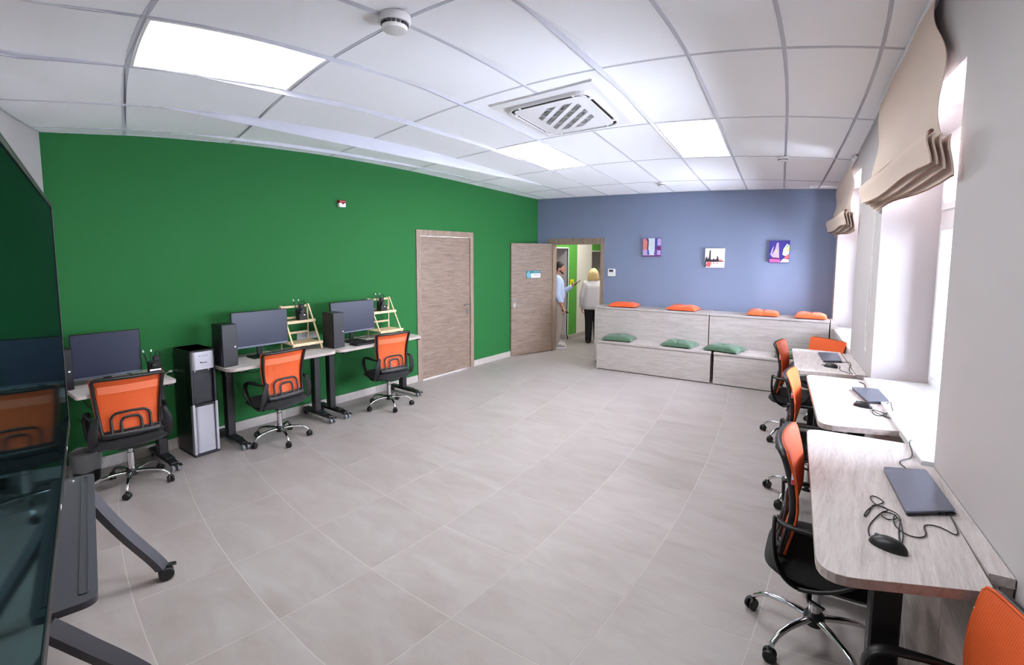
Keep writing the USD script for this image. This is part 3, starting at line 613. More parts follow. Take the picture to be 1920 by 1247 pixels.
# ------------------------------------------------------------------ office chairs (built facing +x, base centre at the origin)
def back_x(z, y=0.):
    t = (z - .46) / .44
    return -.150 + .042 * math.sin(min(max(t, 0), 1) * PI * .75) - .085 * max(0, t - .35) ** 1.3 + .028 * (abs(y) / .2) ** 2
def half_w(z): return .168 + .042 * min(1., max(0., (z - .44) / .42))
def back_sheet(z0, z1, shrink, off, th, nz=18, ny=13):
    P, Q = [], []
    for z in np.linspace(z0, z1, nz):
        w = half_w(z) - shrink
        for y in np.linspace(-w, w, ny):
            x = back_x(z, y); P.append((x + off + th, y, z)); Q.append((x + off, y, z))
    ix = np.arange(nz * ny).reshape(nz, ny); o = nz * ny; F = []
    for i in range(nz - 1):
        for j in range(ny - 1):
            F += [(ix[i, j], ix[i, j + 1], ix[i + 1, j + 1]), (ix[i, j], ix[i + 1, j + 1], ix[i + 1, j]), (o + ix[i, j], o + ix[i + 1, j + 1], o + ix[i, j + 1]), (o + ix[i, j], o + ix[i + 1, j], o + ix[i + 1, j + 1])]
    rg = list(ix[0, :]) + list(ix[1:, -1]) + list(ix[-1, -2::-1]) + list(ix[-2:0:-1, 0])
    for k in range(len(rg)):
        p, q = rg[k], rg[(k + 1) % len(rg)]; F += [(p, o + q, q), (p, o + p, o + q)]
    return trimesh.Trimesh(np.array(P + Q), F, process=False)
def bpt(y, z, off): return (back_x(z, y) + off, y, z)
def make_chair(name, loc, rz, label, group, spin=0., scale=None):
    t = empty(name, loc, rz, label, 'chair', group, scale=scale)
    for k in range(5):
        a = spin + k * 2 * PI / 5; c, s = math.cos(a), math.sin(a)
        leg = obj('base_leg', MB().tube([(c * r, s * r, z) for r, z in ((.02, .112), (.08, .118), (.15, .116), (.205, .104), (.24, .082), (.258, .062))], np.linspace(.017, .0115, 14), 10, k=14, rb=np.linspace(.013, .010, 14), up=(0, 0, 1)), 'chrome', t, smooth=True)
        b = a + 1.1 + .9 * k; u = np.array([math.cos(b), math.sin(b), 0]); o = np.array([c * .262, s * .262, .027]); m = MB()
        for w in (-1, 1): m.lathe([(0, -.008), (.024, -.008), (.027, -.004), (.027, .004), (.024, .008), (0, .008)], o + u * w * .0125, 16, u)
        m.cyl(o, o + (0, 0, .035), .008, 8); m.box(o + (0, 0, .022), (.034, .022, .014), .004, rz=b)
        obj('caster', m, 'black_plastic', t)
    obj('hub', MB().lathe([(0, .086), (.036, .086), (.04, .095), (.04, .128), (.03, .14), (0, .14)], n=20), 'black_plastic', t)
    obj('gas_lift', MB().lathe([(0, .13), (.023, .13), (.023, .27), (.0165, .272), (.0165, .335), (0, .335)], n=18), 'chrome', t)
    m = MB().box((0, 0, .342), (.22, .17, .028), .006).bar((-.02, -.05, .335), (-.02, -.235, .325), .016, .008).bar((-.02, -.225, .325), (.03, -.25, .322), .02, .007)
    obj('tilt_mechanism', m, 'black_plastic', t)
    # seat cushion
    n = 21; g = np.linspace(-1, 1, n); X, Y = np.meshgrid(g, g); R = (np.abs(X) ** 4 + np.abs(Y) ** 4) ** .25
    k_ = np.where(R > 0, np.maximum(np.abs(X), np.abs(Y)) / np.maximum(R, 1e-9), 1.); PX, PY = X * k_, Y * k_; E_ = np.clip(1 - np.maximum(np.abs(X), np.abs(Y)) ** 5, 0, 1) ** .5
    top = .392 + .048 * E_ + .008 * (Y ** 2) * E_ - .02 * np.clip(PX - .3, 0, 1) ** 2; bot = .392 - .038 * E_
    P = np.stack([.03 + PX * .225, PY * .235, top], -1); Q = np.stack([.03 + PX * .225, PY * .235, bot], -1)
    ix = np.arange(n * n).reshape(n, n); o = n * n; F = []
    for i in range(n - 1):
        for j in range(n - 1):
            F += [(ix[i, j], ix[i, j + 1], ix[i + 1, j + 1]), (ix[i, j], ix[i + 1, j + 1], ix[i + 1, j]), (o + ix[i, j], o + ix[i + 1, j + 1], o + ix[i, j + 1]), (o + ix[i, j], o + ix[i + 1, j], o + ix[i + 1, j + 1])]
    sm = trimesh.Trimesh(np.vstack([P.reshape(-1, 3), Q.reshape(-1, 3)]), F, process=True); sm.merge_vertices()
    obj('seat', sm, 'black_fabric', t, smooth=60)
    obj('back_mesh', back_sheet(.468, .896, -.010, .0135, .004), 'orange_mesh', t, smooth=True, label='orange woven mesh')
    obj('mesh_band', back_sheet(.775, .835, .024, .010, .002, 5), 'orange_band', t, smooth=True)
    zs = np.linspace(.455, .885, 12); side = [bpt(half_w(z), z, 0) for z in zs]; topc = [bpt(y, .893, -.001) for y in np.linspace(half_w(.89) - .03, -half_w(.89) + .03, 7)]; oth = [bpt(-half_w(z), z, 0) for z in zs[::-1]]
    obj('back_frame', MB().tube(side + topc + oth, .0125, 10, k=60, rb=.015), 'black_plastic', t, smooth=True)
    obj('frame_piping', MB().tube([(p[0] + .0155, p[1] * 1.0 + math.copysign(.0105, p[1]), p[2] + .003) for p in side] + [(p[0] + .0155, p[1], p[2] + .006) for p in topc] + [(p[0] + .0155, p[1] - .0105, p[2] + .003) for p in oth], .0055, 6, k=60), 'orange_mesh', t, smooth=True)
    lo = MB(); lo.tube([bpt(y, .462, -.006) for y in np.linspace(-half_w(.46), half_w(.46), 9)], .016, 10, rb=.024, up=(0, 0, 1)); lo.tube([bpt(y, .495, -.004) for y in np.linspace(-half_w(.49), half_w(.49), 9)], .008, 8)
    lo.bar((-.152, 0, .455), (-.05, 0, .345), .09, .016)
    obj('back_rail', lo, 'black_plastic', t)
    for hw, zt in ((.108, .618), (.056, .578)):
        a = [bpt(-hw * 1.08, z, -.010) for z in np.linspace(.475, zt - .035, 5)] + [bpt(y, zt + .012 * (1 - (y / hw) ** 2), -.012) for y in np.linspace(-hw * .8, hw * .8, 6)] + [bpt(hw * 1.08, z, -.010) for z in np.linspace(zt - .035, .475, 5)]
        obj('lumbar_arch', MB().tube(a, .0095, 8, k=40, rb=.006), 'black_plastic', t, smooth=True)
    for s in (-1, 1):
        y = s * .232
        pts = [(-.150, s * .19, .615), (-.11, s * .222, .602), (-.06, y, .603), (.06, y, .606), (.135, y, .588), (.162, y, .535), (.14, y, .470), (.07, y * .99, .405), (.0, y * .97, .370), (-.06, y * .95, .356)]
        arm = obj('armrest', MB().tube(pts, np.r_[np.full(8, .013), np.linspace(.013, .022, 8), np.full(12, .024), np.linspace(.022, .012, 20)], 10, k=48, rb=np.full(48, .0105), up=None), 'black_plastic', t, smooth=True)
        obj('arm_bracket', MB().tube([(-.154, s * .198, .618), (-.154, s * .214, .56), (-.150, s * .224, .50), (-.132, s * .226, .43), (-.09, s * .222, .375), (-.02, s * .19, .352)], .008, 10, k=24, rb=np.r_[np.linspace(.018, .03, 8), np.full(8, .03), np.linspace(.028, .014, 8)], up=(0, 1, 0)).bar((-.05, s * .205, .350), (.02, s * .08, .350), .05, .010, .003), 'black_plastic', arm, smooth=50)
        m = MB()
        for z in (.565, .50): m.cyl((-.152, s * .216, z), (-.152, s * .2325, z), .006, 10)
        obj('bolt', m, 'matte_black', arm)
    obj('tag', MB().box((back_x(.80, .2) + .012, -half_w(.80) - .012, .80), (.012, .004, .05), .001), 'label_white', t, label='small white and red maker tag')
    obj('tag_print', MB().box((back_x(.80, .2) + .012, -half_w(.80) - .0145, .785), (.010, .002, .02), .0), 'label_red', t)
    return t
W_ = PI
ch1 = make_chair('office_chair', (.575, .28, 0), W_ - .10, 'orange mesh office chair at the leftmost desk, next to the big display', 'office chairs at the green wall desks', .35)
dup(ch1, (.570, 1.45, 0), W_ + .08, 'orange mesh office chair at the middle green wall desk, right of the water cooler', 'office chairs at the green wall desks', 1.0)
dup(ch1, (.575, 2.76, 0), W_ - .14, 'orange mesh office chair nearest the closed door, at the right green wall desk', 'office chairs at the green wall desks', 1.0)
dup(ch1, (4.97, 1.72, 0), .06, 'orange mesh office chair pushed under the nearest laptop desk', 'office chairs at the window desks', 1.07)
dup(ch1, (4.79, 3.19, 0), .03, 'orange mesh office chair at the middle laptop desk', 'office chairs at the window desks', 1.05)
dup(ch1, (4.53, 4.52, 0), .0, 'orange mesh office chair at the far laptop desk', 'office chairs at the window desks', 1.05)
dup(ch1, (4.655, 5.43, 0), PI + .95, 'orange mesh office chair behind the far laptop desk, in front of the corner window', 'office chairs at the window desks', .96)
dup(ch1, (5.35, .82, 0), PI + .22, 'orange mesh office chair cut off by the bottom right corner, beside the nearest desk', 'office chairs at the window desks', .96)

# ------------------------------------------------------------------ desks along the green wall
def caster(x, y, m, r=.026):
    m.lathe([(0, -.011), (r * .9, -.011), (r, -.007), (r, .007), (r * .9, .011), (0, .011)], (x, y, r), 18, (0, 1, 0)); return m
def wall_desk(y0, y1, feet, label, front=.625, right_round=.09, left_round=.09):
    t = empty('height_desk', (0, (y0 + y1) / 2, 0), 0, label, 'desk', 'desks along the green wall'); c = (y0 + y1) / 2
    p = rounded_poly([(.02, y0 - c), (front, y0 - c), (front, y1 - c), (.02, y1 - c)], [.01, left_round, right_round, .01])
    top = obj('worktop', MB().prism(p, .757, .7845), 'desk_oak', t, smooth=30)
    obj('edge_band', MB().prism(p.buffer(.0008).difference(p.buffer(-.004)), .757, .7838), 'desk_edge', top, smooth=False)
    obj('cross_beam', MB().span(.28, .34, y0 - c + .1, y1 - c - .1, .705, .757, .004), 'black_metal', t)
    for fy in feet:
        y = fy - c
        lg = obj('leg', MB().span(.215, .295, y - .035, y + .035, .05, .72, .006).span(.21, .30, y - .042, y + .042, .66, .745, .006), 'black_metal', t)
        ft = obj('foot', MB().bar((.03, y, .064), (.45, y, .066), .07, .036, .006).bar((.44, y, .066), (.545, y, .055), .06, .03, .006), 'black_metal', t)
        obj('top_bracket', MB().bar((.09, y, .742), (.57, y, .742), .05, .028, .004), 'black_metal', t)
        m = caster(.56, y - .02, caster(.56, y + .02, MB())); m2 = MB().span(.535, .58, y - .012, y + .012, .03, .06, .004).bar((.56, y + .03, .06), (.60, y + .03, .052), .02, .006)
        obj('caster', m, 'grey_rubber', ft); obj('caster_brake', m2, 'black_plastic', ft)
        obj('foot_pad', MB().span(.03, .07, y - .02, y + .02, 0, .05, .004), 'black_plastic', ft)
    return t
wall_desk(-.02, .60, (.575,), 'pale oak desk at the far left, partly behind the big display', .625, .03, .02)
wall_desk(.995, 2.075, (1.13, 2.02), 'pale oak desk in the middle of the green wall, right of the water cooler')
wall_desk(2.085, 3.27, (2.20, 3.235), 'pale oak desk beside the closed door')

# ------------------------------------------------------------------ computers
DZ = .7848
def monitor(loc, rz, w, h, lift, label, mirror=.0):
    t = empty('monitor', loc, rz, label, 'monitor', 'monitors on the green wall desks')  # screen faces +x
    obj('housing', MB().box((-.013, 0, lift + h / 2), (.024, w, h), .004).box((-.03, 0, lift + h * .45), (.03, w * .6, h * .5), .008), 'black_plastic', t)
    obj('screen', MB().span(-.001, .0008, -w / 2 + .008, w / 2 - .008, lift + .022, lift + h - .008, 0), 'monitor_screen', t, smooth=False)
    obj('chin_strip', MB().span(-.001, .0016, -w / 2 + .004, w / 2 - .004, lift + .002, lift + .018, 0), 'laptop_grey', t, smooth=False)
    obj('stand', MB().bar((-.05, 0, .012), (-.05, 0, lift + .08), .05, .018, .004, up=(1, 0, 0)), 'black_plastic', t)
    obj('foot', MB().box((-.01, 0, .006), (.18, .22, .011), .004), 'black_plastic', t)
    obj('cable', MB().tube([(-.045, .02, lift + .1), (-.07, .05, lift), (-.09, .10, .04), (-.06, .18, .01), (-.1, .26, .006)], .0035, 6, k=24), 'black_rubber', t)
    return t
monitor((.29, .245, DZ), -.02, .435, .355, .045, 'dark monitor at the far left, over the leftmost chair')
monitor((.28, 1.445, DZ), -.02, .54, .355, .105, 'wide monitor on the middle desk, between the tower and the ladder shelf')
monitor((.28, 2.505, DZ), .03, .60, .365, .11, 'wide monitor on the desk beside the closed door')
def tower(x, y, rz, w, d, h, label):
    t = empty('computer_tower', (x, y, DZ), rz, label, 'computer')
    obj('case', MB().span(-d, -.012, -w / 2, w / 2, 0.004, h, .004), 'case_black', t)
    obj('front_panel', MB().span(-.012, 0, -w / 2, w / 2, .004, h, .004), 'case_black', t)
    obj('power_button', MB().lathe([(0, 0), (.007, 0), (.007, .003), (0, .003)], (0, w / 2 - .022, h * .46), 14, (1, 0, 0)), 'label_white', t, label='bright round power button')
    m = MB()
    for k in range(3): m.box((.0003, w / 2 - .022, h * (.58 + .035 * k)), (.002, .012, .005), 0)
    obj('port', m, 'matte_black', t); obj('feet', MB().span(-d + .02, -.02, -w / 2 + .01, w / 2 - .01, 0, .005, 0), 'matte_black', t)
    return t
tower(.505, 1.064, .02, .128, .21, .385, 'black computer tower on the middle desk, left of its monitor')
tower(.505, 2.168, .04, .138, .20, .385, 'black computer tower standing where the middle and right desks meet')
tower(.38, -.005, 0, .05, .30, .31, 'slim black computer tower mostly hidden behind the big display')
k_ = empty('keyboard', (.50, 2.545, DZ), .02, 'black keyboard on the desk beside the closed door', 'keyboard')
obj('body', MB().box((0, 0, .009), (.14, .42, .016), .004), 'black_plastic', k_)
m = MB()
for i in range(5):
    for j in range(18): m.box((-.05 + .024 * i, -.19 + .0222 * j, .0185), (.018, .017, .006), .0)
obj('keys', m, 'matte_black', k_, kind='stuff')
def organizer(x, y, z, rz, label, card, seed):
    r = np.random.default_rng(seed); t = empty('desk_organizer', (x, y, z), rz, label, 'organizer', 'black desk organizers')
    obj('tray', MB().span(-.05, .05, -.045, .045, 0, .075, .005).span(-.05, -.005, -.045, .045, .05, .125, .005).span(-.05, -.018, -.005, .045, .1, .165, .006), 'matte_black', t)
    obj('tape_dispenser', MB().lathe([(.012, -.01), (.026, -.01), (.026, .01), (.012, .01)], (.022, -.012, .095), 18, (0, 1, 0)).span(0, .045, -.03, .008, .075, .088, .003), 'black_plastic', t)
    for k, (py, lean) in enumerate(((-.035, -.03), (-.02, .005))):
        pe = obj('pen', MB().cyl((-.025, py, .07), (-.03, py + lean, .205), .0045, 8), 'black_plastic', t); obj('pen_cap', MB().cyl((-.03, py + lean, .205), (-.031, py + lean * 1.2, .225), .0055, 8), 'label_white', pe)
    obj('scissors', MB().tube([(-.03, .03, .16), (-.03, .045, .19), (-.03, .03, .205), (-.03, .015, .19), (-.03, .03, .16)], .004, 6, k=20), 'black_plastic', t)
    if card: obj('label_card', MB().span(.0502, .0512, -.044, .032, .03, .072, 0), 'label_white', t, smooth=False); obj('label_figure', MB().lathe([(.0, 0), (.02, 0), (.02, .001), (.0, .001)], (.0512, .0, .032), 16, (1, 0, 0)), 'ink', t)
    else: obj('label_figure', MB().span(.0502, .0512, .0, .02, .055, .065, 0), 'label_white', t, smooth=False)
organizer(.37, .53, DZ, -.1, 'black desk organizer with white label and pens on the leftmost desk', True, 1)
def ladder(y0, y1, label):
    t = empty('ladder_shelf', (0, 0, DZ), 0, label, 'shelf', 'wooden ladder shelves'); H_ = .47; B0, F0 = .10, .375
    for y in (y0, y1):
        obj('back_rail', MB().bar((B0, y, 0), (B0, y, H_), .016, .016, .002, up=(1, 0, 0)), 'pale_pine', t)
        obj('front_rail', MB().bar((F0, y, 0), (B0 + .018, y, H_), .016, .016, .002, up=(0, 1, 0)), 'pale_pine', t)
    for z in (H_ - .02, .33, .165): obj('cross_bar', MB().span(B0 - .008, B0 + .006, y0, y1, z - .012, z + .012, .002), 'pale_pine', t)
    for z, x1 in ((.30, .235), (.075, .365)):
        s = obj('shelf', MB().span(B0 + .01, x1, y0 - .012, y1 + .012, z - .006, z + .006, .002), 'pale_pine', t)
        obj('front_strip', MB().span(x1 - .006, x1 + .006, y0 - .016, y1 + .016, z - .018, z + .012, .002), 'pale_pine', s)
    return t
ladder(1.735, 2.04, 'small wooden ladder shelf on the middle desk, right of its monitor')
ladder(2.83, 3.15, 'small wooden ladder shelf on the desk beside the closed door')
organizer(.185, 1.925, DZ + .307, -.1, 'black desk organizer with pens on the ladder shelf of the middle desk', False, 2)
organizer(.185, 2.985, DZ + .307, -.1, 'black desk organizer with pens on the ladder shelf beside the closed door', False, 3)

def cable(pts, r, mat, label, k=40):
    t = empty('power_cable', pts[0], 0, label, 'cable'); o = np.array(pts[0], float)
    obj('cord', MB().tube([np.array(p) - o for p in pts], r, 6, k=k), mat, t); e = np.array(pts[-1]) - o
    obj('plug', MB().box(e, (.02, .03, .02), .004), mat, t)
cable([(.30, .50, .752), (.22, .56, .60), (.12, .64, .66), (.04, .70, .72), (.016, .745, .73)], .0028, 'white_plastic', 'thin white cable running under the leftmost desk to the wall')
cable([(.30, .06, .752), (.28, .12, .60), (.20, .20, .55), (.14, .26, .62), (.20, .30, .70), (.12, .22, .50), (.04, .14, .46), (.02, .12, .44)], .0035, 'black_rubber', 'black cable hanging in loops under the leftmost desk', 60)
cable([(.20, 1.22, .752), (.16, 1.30, .66), (.12, 1.45, .60), (.06, 1.55, .66), (.02, 1.60, .72)], .0035, 'black_rubber', 'black cable hanging under the middle green wall desk')
cable([(.20, 2.25, .752), (.16, 2.32, .68), (.12, 2.42, .66), (.06, 2.50, .70), (.02, 2.55, .735)], .0035, 'black_rubber', 'black cable hanging under the desk beside the closed door')

# ------------------------------------------------------------------ water cooler
w = empty('water_cooler', (.05, .866, 0), .03, 'black and silver floor standing water cooler between two desks', 'water cooler')   # front at x = .36
CW, CD, CH = .205, .345, .955
obj('cabinet', MB().span(0, CD - .03, -CW / 2, CW / 2, .012, CH, .006).span(0, CD, -CW / 2, CW / 2, CH - .012, CH, .004).span(CD - .032, CD + .005, -CW / 2, CW / 2, 0, .03, .004).span(CD - .10, CD, -CW / 2, -CW / 2 + .022, .46, CH, .004).span(CD - .10, CD, CW / 2 - .022, CW / 2, .46, CH, .004), 'case_black', w)
hd = rounded_poly([(CD - .06, -CW / 2 + .012), (CD + .018, -CW / 2 + .012), (CD + .018, CW / 2 - .012), (CD - .06, CW / 2 - .012)], [0, .03, .03, 0])
hp_ = obj('head_panel', MB().prism(hd, .785, CH - .012), 'silver_plastic', w, smooth=30)
for k in range(4): obj('control_mark', MB().box((CD + .0185, -.03 + .02 * k, .905), (.0015, .007, .007), 0), 'ink', hp_)
obj('logo_mark', MB().box((CD + .0185, 0, .845), (.0015, .055, .008), .0005).box((CD + .0185, -.022, .848), (.0015, .010, .014), .0005), 'ink', hp_)
obj('dispensing_bay', MB().span(CD - .12, CD - .10, -CW / 2 + .02, CW / 2 - .02, .47, .79, 0).span(CD - .12, CD + .01, -CW / 2 + .02, CW / 2 - .02, .455, .475, .004), 'matte_black', w)
for y, mt in ((-.055, 'cup_red'), (.055, 'tap_blue')):
    tp = obj('tap', MB().cyl((CD - .04, y, .76), (CD - .04, y, .786), .012, 12).cyl((CD - .04, y, .735), (CD - .04, y, .76), .008, 10), 'silver_plastic', w)
    obj('tap_lever', MB().box((CD - .075, y, .695 if mt == 'tap_blue' else .665), (.04, .035, .03 if mt == 'tap_blue' else .014), .005), mt, tp)
for s in (-1, 1): obj('side_trim', MB().span(CD - .035, CD + .008, s * (CW / 2 - .022), s * CW / 2, .022, .475, .003), 'silver_plastic', w)
dr = rounded_poly([(CD - .05, -CW / 2 + .026), (CD + .004, -CW / 2 + .026), (CD + .004, CW / 2 - .026), (CD - .05, CW / 2 - .026)], [0, .025, .025, 0])
obj('door', MB().prism(dr, .03, .452), 'silver_plastic', w, smooth=30)
obj('power_cord', MB().tube([(.05, CW / 2 + .002, .6), (.03, CW / 2 + .05, .5), (.0, CW / 2 + .07, .42), (-.02, CW / 2 + .05, .3), (-.01, CW / 2 + .01, .2)], .004, 6, k=24), 'black_rubber', w)

# ------------------------------------------------------------------ waste bin
b = empty('waste_bin', (.20, .085, 0), 0, 'black waste bin with a clear plastic bag under the leftmost desk', 'bin')
obj('bucket', MB().lathe([(0, .004), (.080, .004), (.092, .15), (.098, .24), (.094, .24), (.088, .15), (.076, .012), (0, .012)], n=28), 'black_plastic', b)
pts = []
for i, (r, z) in enumerate(((.0995, .10), (.101, .16), (.101, .22), (.100, .252), (.094, .25), (.085, .20), (.075, .08))):
    pts.append([(r * (1 + .02 * math.sin(7 * a + i) + .012 * math.sin(17 * a + 2 * i)) * math.cos(a), r * (1 + .02 * math.sin(7 * a + i)) * math.sin(a), z + .006 * math.sin(5 * a + i)) for a in np.linspace(0, 2 * PI, 33)[:-1]])
V = np.array(pts).reshape(-1, 3); F = []
for i in range(6):
    for j in range(32): a, c, d_, e = i * 32 + j, i * 32 + (j + 1) % 32, (i + 1) * 32 + (j + 1) % 32, (i + 1) * 32 + j; F += [(a, c, d_), (a, d_, e)]
obj('bag', trimesh.Trimesh(V, F, process=False), 'bin_bag', b, smooth=60, label='clear crumpled bin bag')

# ------------------------------------------------------------------ big display on its rolling stand
S0 = np.array([1.8, -.26]); SD = np.array([.98, -.196]); SD /= np.linalg.norm(SD); SN = np.array([-SD[1], SD[0]])
ds = empty('interactive_display', (*S0, 0), math.atan2(SD[1], SD[0]), 'large black interactive display on a grey rolling stand, cut off by the left edge', 'display')  # x along the screen, y out of the screen
DW, Z0, Z1 = 2.75, .895, 2.045
obj('housing', MB().span(0, DW, -.085, -.004, Z0, Z1, .006), 'black_metal', ds)
obj('bezel', MB().prism(sbox(0, Z0, DW, Z1).difference(sbox(.016, Z0 + .045, DW - .016, Z1 - .016)), -.004, .004, frame((0, 0, 0), (1, 0, 0), (0, 0, 1), (0, 1, 0))), 'black_metal', ds, smooth=False)
obj('edge_trim', MB().span(-.003, .003, -.004, .005, Z0 - .002, Z1 + .002, .001).span(-.003, DW, -.004, .005, Z1 - .001, Z1 + .003, .001), 'dark_grey_metal', ds)
obj('screen', MB().span(.016, DW - .016, -.004, .001, Z0 + .045, Z1 - .016, 0), 'display_glass', ds, smooth=False)
for x in (.42, 1.1): obj('port', MB().span(x, x + .03, .003, .0055, Z0 + .018, Z0 + .030, .001), 'label_white', ds)
TX0, TX1 = .07, 1.30
tr_ = obj('tray', MB().prism(rounded_poly([(TX0, -.10), (TX1, -.10), (TX1, .085), (TX0, .085)], [.01, .01, .045, .03]), .626, .650), 'dark_grey_metal', ds, smooth=30)
obj('tray_groove', MB().prism(rounded_poly([(TX0 + .04, .035), (TX1 - .05, .035), (TX1 - .05, .063), (TX0 + .04, .063)], [.012] * 4).difference(rounded_poly([(TX0 + .045, .040), (TX1 - .055, .040), (TX1 - .055, .058), (TX0 + .045, .058)], [.009] * 4)), .650, .6545), 'dark_grey_metal', tr_)
obj('tray_stud', MB().lathe([(0, 0), (.012, 0), (.009, .006), (0, .007)], (TX0 + .05, .0, .65), 14), 'satin_steel', tr_)
for x in (.194, 1.32):
    col = obj('column', MB().span(x - .04, x + .04, -.16, -.09, .10, 1.75, .008), 'dark_grey_metal', ds)
    lg = obj('leg', MB().tube([(x, .035, .622), (x, .075, .54), (x, .15, .393), (x, .231, .253), (x, .285, .165), (x, .318, .108), (x, .336, .07)] if x < 1 else [(x, -.045, .622), (x, .0, .565), (x, .06, .487), (x, .16, .358), (x, .26, .20), (x, .31, .115), (x, .336, .07)], .034, 4, k=26, rb=.030, up=(1, 0, 0)).tube([(x, -.13, .40), (x, -.19, .20), (x, -.24, .09)], .03, 4, k=10, rb=.026, up=(1, 0, 0)), 'dark_grey_metal', ds, smooth=40)
    m = MB()
    for s in (-1, 1): m.lathe([(0, -.012), (.032, -.012), (.036, -.007), (.036, .007), (.032, .012), (0, .012)], (x + s * .018, .352, .036), 22, (1, 0, 0))
    m.span(x - .01, x + .01, .335, .37, .03, .08, .004).bar((x + .0, .35, .082), (x + .0, .40, .072), .03, .008).cyl((x, .34, .06), (x, .34, .09), .014, 12)
    obj('caster', m, 'black_rubber', lg)
    m = MB().lathe([(0, -.02), (.034, -.02), (.034, .02), (0, .02)], (x, -.24, .036), 18, (1, 0, 0)).span(x - .02, x + .02, -.26, -.22, .036, .09, .004); obj('caster', m, 'black_rubber', lg)
obj('cross_bar', MB().span(.15, 1.36, -.15, -.10, .40, .47, .006).span(.15, 1.36, -.15, -.10, 1.3, 1.37, .006), 'dark_grey_metal', ds)

# ------------------------------------------------------------------ desks and ledges along the window wall
RZ = .82
def wpt(y, off=0.): return FR + RD * rs(y) - RN * off
def window_desk(poly, radii, feet, label):
    c = np.mean(np.array(poly), 0); t = empty('laptop_desk', (*c, 0), 0, label, 'desk', 'desks along the window wall')
    p = rounded_poly([np.array(q) - c for q in poly], radii); top = obj('worktop', MB().prism(p, RZ - .032, RZ), 'desk_oak', t, smooth=30)
    obj('edge_band', MB().prism(p.buffer(.0008).difference(p.buffer(-.004)), RZ - .032, RZ - .0008), 'desk_edge', top, smooth=False)
    P = np.array(poly) - c; a, b_ = P[feet[0][0]], P[feet[0][1]]
    ax = (P[1] - P[0]) / np.linalg.norm(P[1] - P[0])                           # along the front edge
    for f in (.16, .86):
        q = P[0] + (P[1] - P[0]) * f; dpt = np.array([.99, .14]); q0 = q + dpt * .05
        lg = obj('leg', MB().bar((*(q + dpt * .20), .05), (*(q + dpt * .20), RZ - .06), .07, .08, .006, up=(*dpt, 0)).bar((*(q + dpt * .03), RZ - .048), (*(q + dpt * .36), RZ - .048), .05, .03, .004), 'black_metal', t)
        obj('foot', MB().bar((*(q + dpt * .0), .055), (*(q + dpt * .36), .055), .06, .04, .006), 'black_metal', lg)
        for e_ in (.02, .34):
            c2 = q + dpt * e_; obj('foot_pad', MB().box((c2[0], c2[1], .02), (.04, .04, .04), .004), 'black_plastic', lg)
    q0, q1 = P[0] + (P[1] - P[0]) * .12 + np.array([.2, .03]), P[0] + (P[1] - P[0]) * .9 + np.array([.2, .03])
    obj('cross_beam', MB().bar((*q0, RZ - .06), (*q1, RZ - .06), .06, .05, .004), 'black_metal', t)
    return t
window_desk([(4.845, 2.33), (5.02, .885), (5.443, 1.105), (5.296, 2.385)], [.08, .12, .006, .006], [(0, 1)], 'pale oak laptop desk nearest the camera')
window_desk([(4.695, 3.77), (4.895, 2.44), (5.292, 2.60), (5.119, 3.83)], [.07, .10, .006, .006], [(0, 1)], 'pale oak laptop desk in the middle, under the nearer window')
window_desk([(4.44, 4.98), (4.605, 3.88), (5.02, 3.968), (4.86, 5.02)], [.06, .05, .006, .006], [(0, 1)], 'pale oak laptop desk farthest away, before the bench')
def ledge(y0, y1, d, label):
    T_ = frame((*FR, 0), (*RD, 0), (*(-RN), 0), (0, 0, 1)); fix = np.linalg.det(T_[:3, :3]) < 0
    t = empty('wall_ledge', label=label, cat='ledge')
    def part(nm, s0, s1, n0, n1, z0, z1, mat):
        m = MB().prism(sbox(min(s0, s1), n0, max(s0, s1), n1), z0, z1, T_).get()
        if fix: m.invert()
        obj(nm, m, mat, t, smooth=False)
    a, b_ = rs(y1), rs(y0)
    part('top_board', a, b_, .004, d, RZ - .034, RZ - .0012, 'desk_oak')
    part('front_panel', a + .01, (a + b_) / 2 - .002, d - .03, d - .012, 0.004, RZ - .035, 'desk_edge')
    part('front_panel', (a + b_) / 2 + .002, b_ - .01, d - .03, d - .012, 0.004, RZ - .035, 'desk_edge')
    part('end_panel', b_ - .028, b_ - .008, .004, d - .031, 0.004, RZ - .035, 'desk_edge')
ledge(1.225, 2.10, .065, 'pale oak wall ledge behind the nearest laptop desk')
ledge(4.02, 4.98, .075, 'pale oak wall ledge between the two windows, behind the far desk')

# ------------------------------------------------------------------ laptops and mice
LZ = RZ + .0005
def laptop(quad, cable, label):
    q = np.array(quad); c = q.mean(0); t = empty('laptop', (*c, LZ), 0, label, 'laptop', 'closed laptops on the window desks'); p = q - c
    poly = rounded_poly(p, [.012] * 4)
    obj('base', MB().prism(poly, .003, .012), 'laptop_dark', t, smooth=30); obj('lid', MB().prism(poly.buffer(.001), .0135, .020), 'laptop_grey', t, smooth=30); obj('hinge', MB().bar((*(p[2] * .96), .0125), (*(p[3] * .96), .0125), .012, .010, .003), 'matte_black', t)
    e = (p[3] - p[2]) / np.linalg.norm(p[3] - p[2]); m = MB()
    for f in (.04, .09, .15, .3): m.box((*(p[2] + (p[3] - p[2]) * f + np.array([e[1], -e[0]]) * .0), .0075), (.014, .012, .005), 0, rz=math.atan2(e[1], e[0]))
    obj('port', m, 'matte_black', t)
    if cable: obj('cable', MB().tube([(*(np.array(k[:2]) - c), k[2] if len(k) > 2 else .003) for k in cable], .0026, 6, k=40), 'black_rubber', t)
    return t
laptop([(5.187, 1.905), (5.338, 1.985), (5.400, 1.600), (5.254, 1.475)], [(5.272, 1.945), (5.268, 2.00), (5.25, 2.05), (5.262, 2.10), (5.295, 2.16), (5.298, 2.25, .02), (5.306, 2.36, .03)], 'closed grey laptop on the nearest window desk')
